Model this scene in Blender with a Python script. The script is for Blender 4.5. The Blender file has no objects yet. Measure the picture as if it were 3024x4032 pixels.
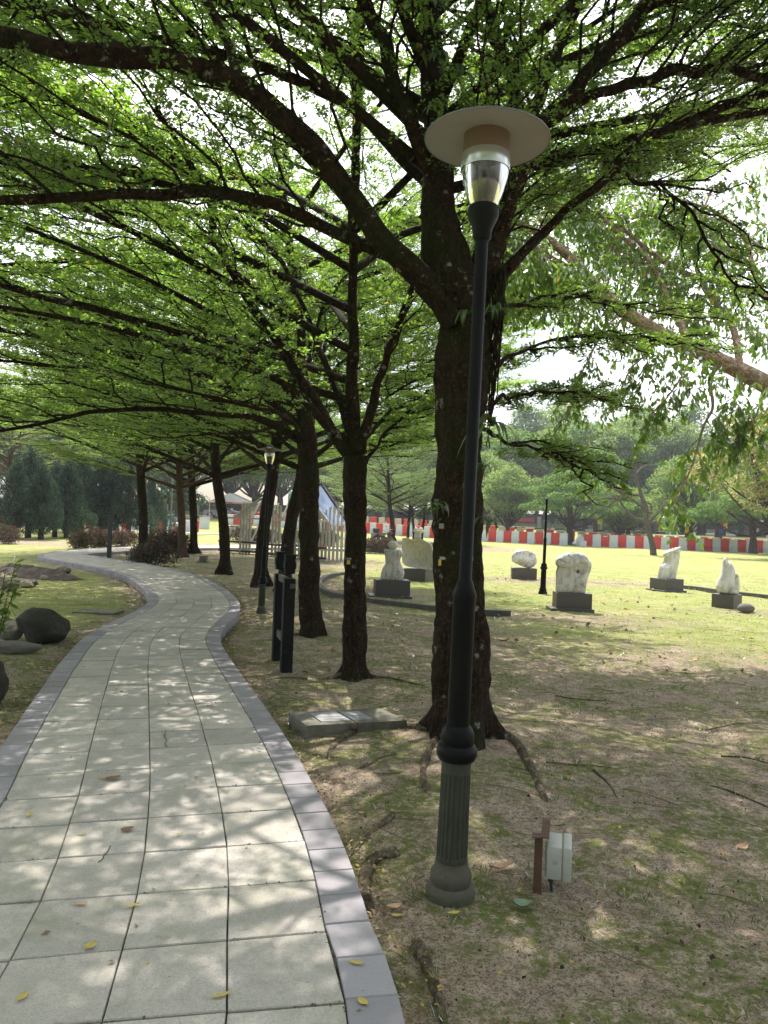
import bpy, bmesh, math, random
import numpy as np
from mathutils import Vector, Matrix, noise as mnoise
R = math.radians
scene = bpy.context.scene
C = scene.collection

# ------------------------------------------------------------------ camera, world, sun, exposure
FPX, HC, ROLL, EYE = 3000.0, 2048.0, R(2.0), 1.55
PITCH = math.atan((HC - 2016) / FPX)
cam = bpy.data.cameras.new("camera"); cam.sensor_fit = 'HORIZONTAL'; cam.sensor_width = 36.0
cam.lens = FPX / 3024 * 36.0; cam.clip_end = 3000; cam.clip_start = 0.05
co = bpy.data.objects.new("camera", cam); C.objects.link(co)
co.matrix_world = Matrix.Translation((0, 0, EYE)) @ Matrix.Rotation(R(90) + PITCH, 4, 'X') @ Matrix.Rotation(ROLL, 4, 'Z')
scene.camera = co
SUN_EL, SUN_AZ = R(56), R(-9)          # azimuth measured from +Y towards +X
w = bpy.data.worlds.new("World"); scene.world = w; w.use_nodes = True
nt = w.node_tree; nt.nodes.clear()
sky = nt.nodes.new('ShaderNodeTexSky'); sky.sky_type = 'NISHITA'; sky.sun_disc = False
sky.sun_elevation = SUN_EL; sky.sun_rotation = SUN_AZ; sky.dust_density = 3.0; sky.air_density = 1.2; sky.ozone_density = 0.6
bg = nt.nodes.new('ShaderNodeBackground'); bg.inputs[1].default_value = 0.125
tcw = nt.nodes.new('ShaderNodeTexCoord'); cn = nt.nodes.new('ShaderNodeTexNoise')
cn.inputs['Scale'].default_value = 2.2; cn.inputs['Detail'].default_value = 6
cr = nt.nodes.new('ShaderNodeValToRGB'); cr.color_ramp.elements[0].position = .38; cr.color_ramp.elements[1].position = .62
cmx = nt.nodes.new('ShaderNodeMix'); cmx.data_type = 'RGBA'
dt = nt.nodes.new('ShaderNodeVectorMath'); dt.operation = 'DOT_PRODUCT'; dt.inputs[1].default_value = (math.sin(SUN_AZ) * math.cos(SUN_EL), math.cos(SUN_AZ) * math.cos(SUN_EL), math.sin(SUN_EL))
mpr = nt.nodes.new('ShaderNodeMapRange'); mpr.inputs[1].default_value = -.25; mpr.inputs[2].default_value = 1; mpr.inputs[3].default_value = 4; mpr.inputs[4].default_value = 20   # thin cloud glows towards the sun
sc_ = nt.nodes.new('ShaderNodeVectorMath'); sc_.operation = 'SCALE'; sc_.inputs[0].default_value = (1, 1.0, 1.02)
nt.links.new(tcw.outputs['Generated'], dt.inputs[0]); nt.links.new(dt.outputs['Value'], mpr.inputs[0]); nt.links.new(mpr.outputs[0], sc_.inputs[3]); nt.links.new(sc_.outputs[0], cmx.inputs[7])
nt.links.new(tcw.outputs['Generated'], cn.inputs['Vector']); nt.links.new(cn.outputs[0], cr.inputs[0])
mm = nt.nodes.new('ShaderNodeMath'); mm.operation = 'MULTIPLY'; mm.inputs[1].default_value = .8
nt.links.new(cr.outputs[0], mm.inputs[0]); nt.links.new(mm.outputs[0], cmx.inputs[0])
nt.links.new(sky.outputs[0], cmx.inputs[6]); nt.links.new(cmx.outputs[2], bg.inputs[0])
wo = nt.nodes.new('ShaderNodeOutputWorld'); nt.links.new(bg.outputs[0], wo.inputs[0])
sl = bpy.data.lights.new("sun", 'SUN'); sl.energy = 5.0; sl.angle = R(0.5); sl.color = (1, .93, .84)
so = bpy.data.objects.new("sun", sl); C.objects.link(so)
SD = Vector((math.sin(SUN_AZ) * math.cos(SUN_EL), math.cos(SUN_AZ) * math.cos(SUN_EL), math.sin(SUN_EL)))
so.rotation_euler = SD.to_track_quat('Z', 'Y').to_euler(); so.location = (0, 0, 60)
scene.view_settings.view_transform = 'Standard'; scene.view_settings.look = 'None'
scene.view_settings.exposure = 0.70; scene.view_settings.gamma = 1
scene.render.engine = 'CYCLES'
HAZE = 0.0007
scene.cycles.max_bounces = 8; scene.cycles.diffuse_bounces = 4; scene.cycles.transmission_bounces = 4
scene.cycles.transparent_max_bounces = 8; scene.cycles.caustics_reflective = False; scene.cycles.caustics_refractive = False

# ------------------------------------------------------------------ survey helpers (photo pixel -> place in the park)
def ray(px, py):
    x = (px - 1512) / FPX; y = (2016 - py) / FPX
    xr = x * math.cos(ROLL) - y * math.sin(ROLL); yr = x * math.sin(ROLL) + y * math.cos(ROLL)
    return np.array([xr, math.cos(PITCH) - yr * math.sin(PITCH), math.sin(PITCH) + yr * math.cos(PITCH)])
def G(px, py, z=0.0):
    d = ray(px, py); return np.array([0, 0, EYE]) + d * ((z - EYE) / d[2])
def P(px, py, Y):
    d = ray(px, py); return np.array([0, 0, EYE]) + d * (Y / d[1])
DS = 3024 / 1659.0
def PD(x, y, Y): return P(x * DS, y * DS, Y)

# ------------------------------------------------------------------ object helpers
def link(name, me, mat=None, parent=None, smooth=True, loc=None):
    o = bpy.data.objects.new(name, me); C.objects.link(o)
    if mat is not None and len(me.materials) == 0:
        for m in (mat if isinstance(mat, (list, tuple)) else [mat]): me.materials.append(m)
    if parent is not None: o.parent = parent
    if loc is not None: o.location = loc
    return o
def tag(o, label=None, cat=None, group=None, kind=None):
    if label: o['label'] = label
    if cat: o['category'] = cat
    if group: o['group'] = group
    if kind: o['kind'] = kind
    return o
def thing(name, loc=(0, 0, 0), rz=0.0, label=None, cat=None, group=None, rot=None, scale=None):
    o = bpy.data.objects.new(name, None); C.objects.link(o)
    o.location = tuple(loc); o.rotation_euler = rot if rot is not None else (0, 0, rz)
    if scale is not None: o.scale = (scale,) * 3 if not isinstance(scale, tuple) else scale
    o.empty_display_size = 0.2
    return tag(o, label, cat, group)
def mesh_np(name, V, Fc, smooth=True, attrs=None, mats=None):
    """V (n,3); Fc (m,k) same-size polygons, or list of such arrays"""
    if isinstance(Fc, np.ndarray): Fc = [Fc]
    Fc = [f for f in Fc if len(f)]
    me = bpy.data.meshes.new(name)
    me.vertices.add(len(V)); me.vertices.foreach_set('co', np.asarray(V, dtype=np.float32).ravel())
    li = np.concatenate([f.ravel() for f in Fc]).astype(np.int32)
    tot = np.concatenate([np.full(len(f), f.shape[1], dtype=np.int32) for f in Fc])
    st = np.concatenate([[0], np.cumsum(tot)[:-1]]).astype(np.int32)
    me.loops.add(len(li)); me.loops.foreach_set('vertex_index', li)
    me.polygons.add(len(tot)); me.polygons.foreach_set('loop_start', st); me.polygons.foreach_set('loop_total', tot)
    me.polygons.foreach_set('use_smooth', np.full(len(tot), bool(smooth)))
    if attrs:
        for k, (dom, arr) in attrs.items():
            a = me.attributes.new(k, 'FLOAT', dom); a.data.foreach_set('value', np.asarray(arr, dtype=np.float32).ravel())
    me.update(calc_edges=True); me.validate()
    return me
def norm(a): return a / np.maximum(np.linalg.norm(a, axis=-1, keepdims=True), 1e-9)
def resample(pts, n):
    """Catmull-Rom through pts, n samples evenly spaced"""
    p = np.asarray(pts, float)
    if len(p) == 2: t = np.linspace(0, 1, n)[:, None]; return p[0] * (1 - t) + p[1] * t
    q = np.vstack([2 * p[0] - p[1], p, 2 * p[-1] - p[-2]]); out = []
    for i in range(1, len(q) - 2):
        for t in np.linspace(0, 1, 12, endpoint=False):
            a, b, c, d = q[i - 1], q[i], q[i + 1], q[i + 2]
            out.append(.5 * ((2 * b) + (c - a) * t + (2 * a - 5 * b + 4 * c - d) * t * t + (-a + 3 * b - 3 * c + d) * t ** 3))
    out.append(p[-1]); out = np.array(out)
    s = np.concatenate([[0], np.cumsum(np.linalg.norm(np.diff(out, axis=0), axis=1))])
    u = np.linspace(0, s[-1], n)
    return np.stack([np.interp(u, s, out[:, k]) for k in range(out.shape[1])], 1)
def tubes(K, Rr, S=6, cap=True, lump=None):
    """K (k,p,3) polylines, Rr (k,p) radii -> V, F"""
    K = np.asarray(K, float); Rr = np.asarray(Rr, float)
    k, p, _ = K.shape
    T = np.gradient(K, axis=1); T = norm(T)
    ref = np.where(np.abs(T[..., 2:3]) > .95, np.array([1., 0, 0]), np.array([0, 0, 1.]))
    if k < 60:      # parallel transport for the big ones
        N = np.zeros_like(T)
        n0 = norm(np.cross(T[:, 0], np.where(np.abs(T[:, 0, 2:3]) > .9, np.array([0., 1, 0]), np.array([0, 0, 1.]))))
        N[:, 0] = n0
        for i in range(1, p):
            n = N[:, i - 1] - T[:, i] * np.sum(N[:, i - 1] * T[:, i], -1, keepdims=True); N[:, i] = norm(n)
    else: N = norm(np.cross(T, ref))
    B = np.cross(T, N)
    a = np.linspace(0, 2 * math.pi, S, endpoint=False)
    ring = (N[:, :, None] * np.cos(a)[None, None, :, None] + B[:, :, None] * np.sin(a)[None, None, :, None])
    rr = Rr[:, :, None, None] * (np.ones((1, 1, S, 1)) if lump is None else lump)
    V = (K[:, :, None] + ring * rr).reshape(-1, 3)
    idx = np.arange(k * p * S).reshape(k, p, S)
    a0 = idx[:, :-1]; a1 = idx[:, 1:]
    Fq = np.stack([a0, np.roll(a0, -1, 2), np.roll(a1, -1, 2), a1], -1).reshape(-1, 4)
    if cap: return V, [Fq, idx[:, 0, ::-1].reshape(k, S), idx[:, -1].reshape(k, S)]
    return V, [Fq]
def merge(parts):
    Vs, Fs, off = [], {}, 0
    for V, Fl in parts:
        Vs.append(V)
        for f in (Fl if isinstance(Fl, list) else [Fl]):
            if len(f): Fs.setdefault(f.shape[1], []).append(f + off)
        off += len(V)
    return np.vstack(Vs), [np.vstack(v) for v in Fs.values()]
def one_tube(pts, radii, S=12, n=None, jit=0.0, seed=0, knob=0.0):
    n = n or len(pts); p = resample(pts, n)
    r = np.interp(np.linspace(0, 1, n), np.linspace(0, 1, len(radii)), radii)
    lump = None
    if jit:
        L = np.ones((1, n, S, 1))
        for i in range(n):
            for j in range(S):
                a = 2 * math.pi * j / S
                L[0, i, j, 0] = 1 + jit * mnoise.noise(Vector((math.cos(a) * 1.3 + seed, math.sin(a) * 1.3, p[i][2] * 3 + p[i][0] * 3))) \
                    + jit * .5 * mnoise.noise(Vector((math.cos(a) * 4 + seed, math.sin(a) * 4, p[i][2] * 11 + p[i][0] * 11)))
        lump = L
    return tubes(p[None], r[None], S, True, lump)
class MB:
    """collects simple solids into one bmesh"""
    def __init__(s): s.bm = bmesh.new(); s.mi = 0
    def _m(s, geom):
        for f in geom: f.material_index = s.mi
    def box(s, c, d, rot=None, bev=0.0):
        r = bmesh.ops.create_cube(s.bm, size=1.0); vs = r['verts']
        M = Matrix.Translation(c) @ (rot.to_4x4() if rot is not None else Matrix.Identity(4)) @ Matrix.Diagonal((d[0], d[1], d[2], 1))
        bmesh.ops.transform(s.bm, matrix=M, verts=vs)
        fs = {f for v in vs for f in v.link_faces}
        if bev: 
            es = {e for v in vs for e in v.link_edges}
            q = bmesh.ops.bevel(s.bm, geom=list(es), offset=bev, segments=2, affect='EDGES', profile=.5); fs = set(q['faces']) | {f for f in fs if f.is_valid}
        s._m(fs); return s
    def bar(s, a, b, w, h=None):
        a, b = Vector(a), Vector(b); d = b - a; L = d.length
        q = d.to_track_quat('Z', 'Y').to_matrix(); return s.box((a + b) / 2, (w, h or w, L), q)
    def cyl(s, a, b, r, r2=None, seg=16):
        a, b = Vector(a), Vector(b); d = b - a
        q = bmesh.ops.create_cone(s.bm, cap_ends=True, segments=seg, radius1=r, radius2=r if r2 is None else r2, depth=d.length)
        bmesh.ops.transform(s.bm, matrix=Matrix.Translation((a + b) / 2) @ d.to_track_quat('Z', 'Y').to_matrix().to_4x4(), verts=q['verts'])
        s._m({f for v in q['verts'] for f in v.link_faces}); return s
    def sph(s, c, r, seg=16, sc=(1, 1, 1)):
        q = bmesh.ops.create_uvsphere(s.bm, u_segments=seg, v_segments=seg // 2 + 2, radius=r)
        bmesh.ops.transform(s.bm, matrix=Matrix.Translation(c) @ Matrix.Diagonal((sc[0], sc[1], sc[2], 1)), verts=q['verts'])
        s._m({f for v in q['verts'] for f in v.link_faces}); return s
    def lathe(s, prof, seg=32, flute=None, cap=True):
        rings = []
        for i, (r, z) in enumerate(prof):
            ring = []
            for j in range(seg):
                a = 2 * math.pi * j / seg; rr = r
                if flute and flute[0] <= z <= flute[1]: rr = r - flute[2] * (1 if (j % 4) in (1, 2) else 0)
                ring.append(s.bm.verts.new((rr * math.cos(a), rr * math.sin(a), z)))
            rings.append(ring)
        fs = []
        for a, b in zip(rings, rings[1:]):
            for j in range(seg): fs.append(s.bm.faces.new((a[j], a[(j + 1) % seg], b[(j + 1) % seg], b[j])))
        if cap and prof[0][0] > 1e-4: fs.append(s.bm.faces.new(rings[0][::-1]))
        if cap and prof[-1][0] > 1e-4: fs.append(s.bm.faces.new(rings[-1]))
        s._m(fs); return s
    def poly(s, pts):
        f = s.bm.faces.new([s.bm.verts.new(p) for p in pts]); s._m([f]); return s
    def prism(s, outline, y0, y1):
        """outline in (x,z), extruded along y"""
        a = [s.bm.verts.new((x, y0, z)) for x, z in outline]; b = [s.bm.verts.new((x, y1, z)) for x, z in outline]
        fs = [s.bm.faces.new(a), s.bm.faces.new(b[::-1])]; n = len(a)
        for i in range(n): fs.append(s.bm.faces.new((a[i], b[i], b[(i + 1) % n], a[(i + 1) % n])))
        s._m(fs); return s
    def build(s, name, mat, parent=None, smooth=False, angle=35):
        bmesh.ops.recalc_face_normals(s.bm, faces=s.bm.faces[:])
        me = bpy.data.meshes.new(name); s.bm.to_mesh(me); s.bm.free()
        if smooth:
            me.polygons.foreach_set('use_smooth', [True] * len(me.polygons))
            try: me.set_sharp_from_angle(angle=R(angle))
            except Exception: pass
        return link(name, me, mat, parent)
def copy_thing(root, loc=None, rz=None, scale=None, label=None, group=None, cat=None):
    r = root.copy(); C.objects.link(r)
    if loc is not None: r.location = tuple(loc)
    if rz is not None: r.rotation_euler = (root.rotation_euler[0], root.rotation_euler[1], rz)
    if scale is not None: r.scale = scale if isinstance(scale, tuple) else (scale,) * 3
    if label: r['label'] = label
    if group: r['group'] = group
    if cat: r['category'] = cat
    for ch in list(root.children):
        c = ch.copy(); C.objects.link(c); c.parent = r
        for g in list(ch.children):
            d = g.copy(); C.objects.link(d); d.parent = c
    return r

# ------------------------------------------------------------------ materials
class NT:
    def __init__(s, name):
        s.m = bpy.data.materials.new(name); s.m.use_nodes = True; s.t = s.m.node_tree; s.t.nodes.clear()
        s.out = s.n('OutputMaterial'); 
    def n(s, t, **kw):
        x = s.t.nodes.new('ShaderNode' + t)
        for k, v in kw.items(): setattr(x, k, v)
        return x
    def l(s, a, b): s.t.links.new(a, b)
    def coord(s, kind='Object', scale=None):
        tc = s.n('TexCoord'); o = tc.outputs[kind]
        if scale is not None:
            mp = s.n('Mapping'); mp.inputs['Scale'].default_value = scale; s.l(o, mp.inputs[0]); o = mp.outputs[0]
        return o
    def noise(s, vec, scale, detail=4, rough=.55):
        x = s.n('TexNoise'); x.inputs['Scale'].default_value = scale; x.inputs['Detail'].default_value = detail
        x.inputs['Roughness'].default_value = rough
        if vec is not None: s.l(vec, x.inputs['Vector'])
        return x.outputs[0]
    def vor(s, vec, scale, feature='F1', out='Distance', rand=1):
        x = s.n('TexVoronoi'); x.feature = feature; x.inputs['Scale'].default_value = scale; x.inputs['Randomness'].default_value = rand
        if vec is not None: s.l(vec, x.inputs['Vector'])
        return x.outputs[out]
    def ramp(s, v, a, b, c0=0., c1=1.):
        x = s.n('MapRange'); x.inputs[1].default_value = a; x.inputs[2].default_value = b; x.inputs[3].default_value = c0; x.inputs[4].default_value = c1
        s.l(v, x.inputs[0]); return x.outputs[0]
    def math(s, op, a, b):
        x = s.n('Math', operation=op)
        for i, v in enumerate((a, b)):
            if isinstance(v, (int, float)): x.inputs[i].default_value = v
            else: s.l(v, x.inputs[i])
        return x.outputs[0]
    def mix(s, f, a, b):
        x = s.n('Mix', data_type='RGBA')
        if isinstance(f, (int, float)): x.inputs[0].default_value = f
        else: s.l(f, x.inputs[0])
        for i, v in ((6, a), (7, b)):
            if isinstance(v, tuple): x.inputs[i].default_value = (*v, 1) if len(v) == 3 else v
            else: s.l(v, x.inputs[i])
        return x.outputs[2]
    def attr(s, name):
        x = s.n('Attribute'); x.attribute_name = name; return x.outputs['Fac']
    def bump(s, h, strength=.5, dist=.02):
        x = s.n('Bump'); x.inputs['Strength'].default_value = strength; x.inputs['Distance'].default_value = dist; s.l(h, x.inputs['Height']); return x.outputs[0]
    def principled(s, col, rough=.7, metal=0., normal=None, spec=None, **kw):
        x = s.n('BsdfPrincipled')
        if isinstance(col, tuple): x.inputs['Base Color'].default_value = (*col, 1)
        else: s.l(col, x.inputs['Base Color'])
        if isinstance(rough, (int, float)): x.inputs['Roughness'].default_value = rough
        else: s.l(rough, x.inputs['Roughness'])
        x.inputs['Metallic'].default_value = metal
        if spec is not None: x.inputs['Specular IOR Level'].default_value = spec
        if normal is not None: s.l(normal, x.inputs['Normal'])
        for k, v in kw.items(): x.inputs[k].default_value = v
        return x.outputs[0]
    def done(s, sh): s.l(sh, s.out.inputs[0]); return s.m

def mat_leaf(name, dark, light, trans, yellow=None, yfrac=.03, tfac=.55, gloss=.35, spec=.12):
    t = NT(name); a = t.attr('rnd'); col = t.mix(a, dark, light); tc = t.mix(a, tuple(c * .75 for c in trans), tuple(min(c * 1.25, 1) for c in trans))
    if yellow:
        y = t.math('LESS_THAN', t.math('FRACT', t.math('MULTIPLY', a, 17.3), 0.), yfrac)
        col = t.mix(y, col, yellow); tc = t.mix(y, tc, tuple(min(1, c * 1.3) for c in yellow))
    d = t.n('BsdfDiffuse'); t.l(col, d.inputs[0]); tr = t.n('BsdfTranslucent'); t.l(tc, tr.inputs[0])
    mx = t.n('MixShader'); mx.inputs[0].default_value = tfac; t.l(d.outputs[0], mx.inputs[1]); t.l(tr.outputs[0], mx.inputs[2])
    gl = t.n('BsdfGlossy'); gl.inputs['Roughness'].default_value = gloss; gl.inputs[0].default_value = (.8, .85, .8, 1)
    fr = t.n('Fresnel'); fr.inputs[0].default_value = 1.4; f = t.math('MULTIPLY', fr.outputs[0], spec * 5)
    m2 = t.n('MixShader'); t.l(f, m2.inputs[0]); t.l(mx.outputs[0], m2.inputs[1]); t.l(gl.outputs[0], m2.inputs[2])
    return t.done(m2.outputs[0])
def mat_bark(name, c0, c1, moss=(.018, .026, .007), mossf=.35, lichen=(.36, .38, .33), lf=.5, scale=1.):
    t = NT(name); v = t.coord('Object', (1, 1, .25)); v2 = t.coord('Object')
    n1 = t.noise(v, 24 * scale, 6, .7); n2 = t.noise(v2, 1.7 * scale, 3); n3 = t.noise(v2, 38 * scale, 3, .7)
    c = t.mix(t.ramp(n1, .35, .65), c0, c1)
    c = t.mix(t.ramp(n3, .52, .62, 0, .6), c, tuple(x * 2.2 for x in c1))
    c = t.mix(t.math('MULTIPLY', t.ramp(n2, .48, .62), mossf * 1.6), c, moss)
    vo = t.vor(v2, 13 * scale); vn = t.noise(v2, 5 * scale, 2); 
    li = t.math('MULTIPLY', t.ramp(vo, .42, .25), t.ramp(vn, .655 - .08 * lf, .71 - .08 * lf))
    li = t.math('MULTIPLY', li, t.ramp(t.noise(v2, 60 * scale, 2), .42, .55))
    c = t.mix(t.math('MULTIPLY', li, .65), c, lichen)
    hb = t.math('ADD', t.math('MULTIPLY', n1, .9), t.math('MULTIPLY', n3, .5))
    return t.done(t.principled(c, .92, normal=t.bump(hb, 1., .035 / scale), spec=.1))
def mat_simple(name, col, rough=.6, metal=0., var=.12, scale=8., bump=.0, spec=None, dirt=None, dirtf=.5, bs=30):
    t = NT(name); v = t.coord('Object'); n = t.noise(v, scale, 5)
    c = t.mix(n, tuple(x * (1 - var * 2) for x in col), tuple(min(1, x * (1 + var * 1.6)) for x in col))
    if dirt: c = t.mix(t.ramp(t.noise(v, scale * .35, 6, .7), .48, .72, 0, dirtf), c, dirt)
    nm = t.bump(t.noise(v, bs, 4), bump, .01) if bump else None
    return t.done(t.principled(c, rough, metal, nm, spec))

LEAF = mat_leaf('leaf_small', (.028, .055, .014), (.075, .125, .028), (.33, .55, .06), (.38, .32, .05), .03, .68, .45, .06)
LEAF_MID = mat_leaf('leaf_mid', (.04, .08, .02), (.085, .15, .035), (.30, .52, .06), (.35, .28, .05), .03, .6)
LEAF_YEL = mat_leaf('leaf_yellowing', (.14, .15, .03), (.28, .26, .06), (.50, .48, .10), (.5, .33, .06), .12, .5)
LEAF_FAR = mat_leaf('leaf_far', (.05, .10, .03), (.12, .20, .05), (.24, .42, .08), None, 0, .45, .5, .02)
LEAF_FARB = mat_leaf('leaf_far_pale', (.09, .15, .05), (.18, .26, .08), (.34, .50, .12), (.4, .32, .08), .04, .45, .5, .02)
LEAF_EUC = mat_leaf('leaf_gum', (.06, .12, .03), (.13, .21, .05), (.34, .56, .09), (.55, .40, .05), .012, .55, .3)
LEAF_CON = mat_leaf('leaf_conifer', (.018, .042, .028), (.05, .09, .06), (.05, .11, .05), None, 0, .25, .6, .05)
LEAF_RED = mat_leaf('leaf_burgundy', (.02, .016, .013), (.10, .03, .03), (.16, .035, .03), (.05, .07, .035), .4, .3, .5, .05)
FERN = mat_leaf('fern_strap', (.03, .06, .015), (.07, .11, .03), (.15, .26, .04), (.3, .25, .06), .08, .5, .5, .03)
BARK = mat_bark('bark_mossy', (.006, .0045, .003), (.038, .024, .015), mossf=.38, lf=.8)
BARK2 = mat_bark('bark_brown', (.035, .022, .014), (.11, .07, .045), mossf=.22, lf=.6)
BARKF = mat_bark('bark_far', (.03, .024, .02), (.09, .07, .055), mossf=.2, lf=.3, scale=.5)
ROOT = mat_bark('bark_root', (.06, .048, .034), (.15, .12, .085), mossf=.25, lf=.2)
GUM = mat_bark('bark_gum', (.30, .20, .14), (.52, .38, .29), moss=(.28, .27, .2), mossf=.5, lichen=(.5, .47, .4), lf=.2, scale=.6)
BARE = mat_bark('bark_bare', (.05, .04, .034), (.12, .10, .085), mossf=.0, lf=.4)

# ------------------------------------------------------------------ ground
def sstep(a, b, x): t = np.clip((x - a) / (b - a), 0, 1); return t * t * (3 - 2 * t)
TREES = {'T1': (.60, 5.36), 'T2': (-.24, 7.51), 'T3': (-.90, 10.07), 'T4': (-2.05, 15.9), 'T5': (-2.71, 16.93), 'T6': (-4.08, 19.92), 'T7': (-7.29, 29.44), 'T8': (-8.15, 26.0)}
def noise2(x, y, s, seed=0):
    f = np.vectorize(lambda a, b: mnoise.noise(Vector((a * s + seed, b * s - seed, seed * .37))))
    return f(x, y)
MOUND = [G(60, 2262), G(160, 2262), G(250, 2275), G(40, 2310)]
def gz(x, y):
    """terrain height"""
    x = np.asarray(x, float); y = np.asarray(y, float)
    z = 1.1 * sstep(64, 86, y) + .25 * sstep(86, 112, y)
    z = z + .045 * sstep(6, 2.5, y) * sstep(-.6, -.1, x) * sstep(2.5, .5, x)
    for i, m in enumerate(MOUND):
        z = z + (.08, .10, .07, .05)[i] * np.exp(-(((x - m[0]) / .55) ** 2 + ((y - m[1]) / .9) ** 2))
    t = TREES['T1']; z = z + .06 * np.exp(-(((x - t[0]) ** 2 + (y - t[1]) ** 2) / .8))
    return z
def lines(lo, hi, fine_lo, fine_hi, fine, growth=1.12, mx=12):
    a = list(np.arange(fine_lo, fine_hi, fine)); s = fine; v = a[-1]
    while v < hi: s = min(s * growth, mx); v += s; a.append(v)
    s = fine; v = a[0]; b = []
    while v > lo: s = min(s * growth, mx); v -= s; b.append(v)
    return np.array(b[::-1] + a)
gx = lines(-700, 700, -8, 7, .085, 1.09, 30); gy = lines(-25, 1500, .2, 13, .085, 1.05, 40)
GX, GY = np.meshgrid(gx, gy)
nz = np.zeros_like(GX); near = (GY < 30) & (np.abs(GX) < 16)
n_a = noise2(GX[near], GY[near], .9, 3.1); n_b = noise2(GX[near], GY[near], 4.2, 7.7); n_c = noise2(GX[near], GY[near], 12, 1.7)
GZ = gz(GX, GY); tmp = np.zeros_like(GX); tmp[near] = n_a * .035 + n_b * .018 + n_c * .008; 
for (a_, b_) in ((.32, 3.11), (.62, 3.15), (-.9, 5.6), (-1.05, 7.66), (-1.15, 8.24)): tmp *= 1 - np.exp(-((GX - a_) ** 2 + (GY - b_) ** 2) / .12)
GZ = GZ + tmp - .004
dpath = np.full(GX.shape, 99.)
CEN = np.array([(-.48, -3), (-.52, 0), (-.68, 1.8), (-.93, 3.0), (-1.2, 4.0), (-1.5, 5.0), (-1.85, 6.2), (-2.25, 7.5), (-2.6, 8.8), (-2.77, 10), (-2.90, 11.3), (-3.1, 12.7), (-3.6, 14.2), (-4.35, 15.9), (-5.3, 17.7), (-6.35, 19.4), (-7.5, 21), (-8.8, 22.4), (-9.9, 23.7), (-10.35, 25), (-10.3, 26.6), (-10.0, 28.6), (-9.5, 31), (-8.4, 33.4), (-6.4, 35.4), (-3.6, 36.8), (0, 37.6), (4, 38)])
cen = resample(CEN, 460)
for q in cen[::3]: dpath = np.minimum(dpath, np.hypot(GX - q[0], GY - q[1]))
GZ = GZ - .13 * sstep(.85, .6, dpath)
soil = np.zeros_like(GX)
for k, (tx, ty) in TREES.items(): soil = np.maximum(soil, 1.15 * np.exp(-(((GX - tx) ** 2 + (GY - ty) ** 2) / (3.1 ** 2))))
soil = np.maximum(soil, .95 * sstep(11.5, 6.5, GY + .28 * np.maximum(GX - 2, 0)) * sstep(-.6, -.1, GX - np.interp(GY, cen[:, 1], cen[:, 0])))
soil = np.maximum(soil, .8 * sstep(1.5, .8, dpath) * sstep(30, 20, GY))
soil = np.maximum(soil, .6 * np.exp(-(((GX - 3.6) / 2.2) ** 2 + ((GY - 8.8) / 2.6) ** 2)))
for (cx, cy, rx, ry, a) in [(5.2, 21.5, 6, 1.6, .62), (3, 12.8, 3.5, 1.5, .55), (8, 15.0, 4, 1.2, .45), (9, 10.5, 4, 1.8, .55), (19, 27, 5, 1.5, .5), (-7.5, 40, 5, 4, .5), (4.5, 47, 6, 6, .8), (1, 52, 6, 6, .7), (16, 20, 5, 1.5, .4), (-1.5, 13, 2.4, 4, .8), (-3.2, 27, 5, 6, .7), (-9.5, 18, 2.4, 3, .9), (-5, 9, 1.2, 2.5, .75), (-4.3, 6.5, 1.6, 2, .9), (-17, 27, 7, 1.4, .6), (-16, 34, 9, 3, .85), (30, 45, 9, 3, .5)]:
    soil = np.maximum(soil, a * np.exp(-(((GX - cx) / rx) ** 2 + ((GY - cy) / ry) ** 2)))
ny, nx = GX.shape; idx = np.arange(nx * ny).reshape(ny, nx)
Fg = np.stack([idx[:-1, :-1], idx[:-1, 1:], idx[1:, 1:], idx[1:, :-1]], -1).reshape(-1, 4)
me = mesh_np('ground', np.stack([GX, GY, GZ], -1).reshape(-1, 3), Fg, True, {'soil': ('POINT', soil)})
t = NT('ground_soil_grass'); v = t.coord('Object')
s = t.attr('soil'); big = t.noise(v, 1.3, 6, .62); med = t.noise(v, 6.5, 5, .65); fine = t.noise(v, 55, 4, .75); vf = t.noise(v, 190, 3, .8)
mf = t.noise(v, 21, 4, .7); sp = t.noise(v, 85, 3, .7)
grass = t.mix(t.ramp(fine, .40, .60), (.11, .15, .03), (.34, .37, .11)); grass = t.mix(t.ramp(big, .44, .62, 0, .75), grass, (.42, .37, .18)); grass = t.mix(t.ramp(mf, .46, .6, 0, .5), grass, (.36, .33, .16))
gm = t.ramp(t.noise(v, .35, 4), .35, .65, 0, .5); grass = t.mix(t.ramp(t.noise(v, 3.1, 5, .75), .50, .58, 0, .55), grass, (.44, .40, .22)); grass = t.mix(gm, grass, (.25, .33, .08))
earth = t.mix(t.ramp(med, .3, .65), (.32, .235, .175), (.61, .49, .385)); earth = t.mix(t.ramp(mf, .50, .60, 0, .65), earth, (.19, .15, .11)); earth = t.mix(t.ramp(fine, .52, .58, 0, .75), earth, (.12, .09, .066))
earth = t.mix(t.ramp(sp, .54, .60, 0, .7), earth, (.50, .42, .33)); earth = t.mix(t.ramp(t.noise(v, 120, 2, .7), .56, .62, 0, .8), earth, (.05, .036, .026))
moss = t.mix(t.ramp(fine, .35, .65), (.06, .08, .016), (.21, .26, .06)); mossm = t.math('MULTIPLY', t.ramp(t.noise(v, 1.9, 6, .75), .46, .55), t.ramp(mf, .40, .52))
earth = t.mix(t.math('MULTIPLY', mossm, .85), earth, moss)
dry = t.math('MULTIPLY', t.ramp(t.noise(v, 3.3, 5, .7), .52, .62), t.ramp(vf, .45, .6)); earth = t.mix(t.math('MULTIPLY', dry, .5), earth, (.26, .24, .10))
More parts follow.
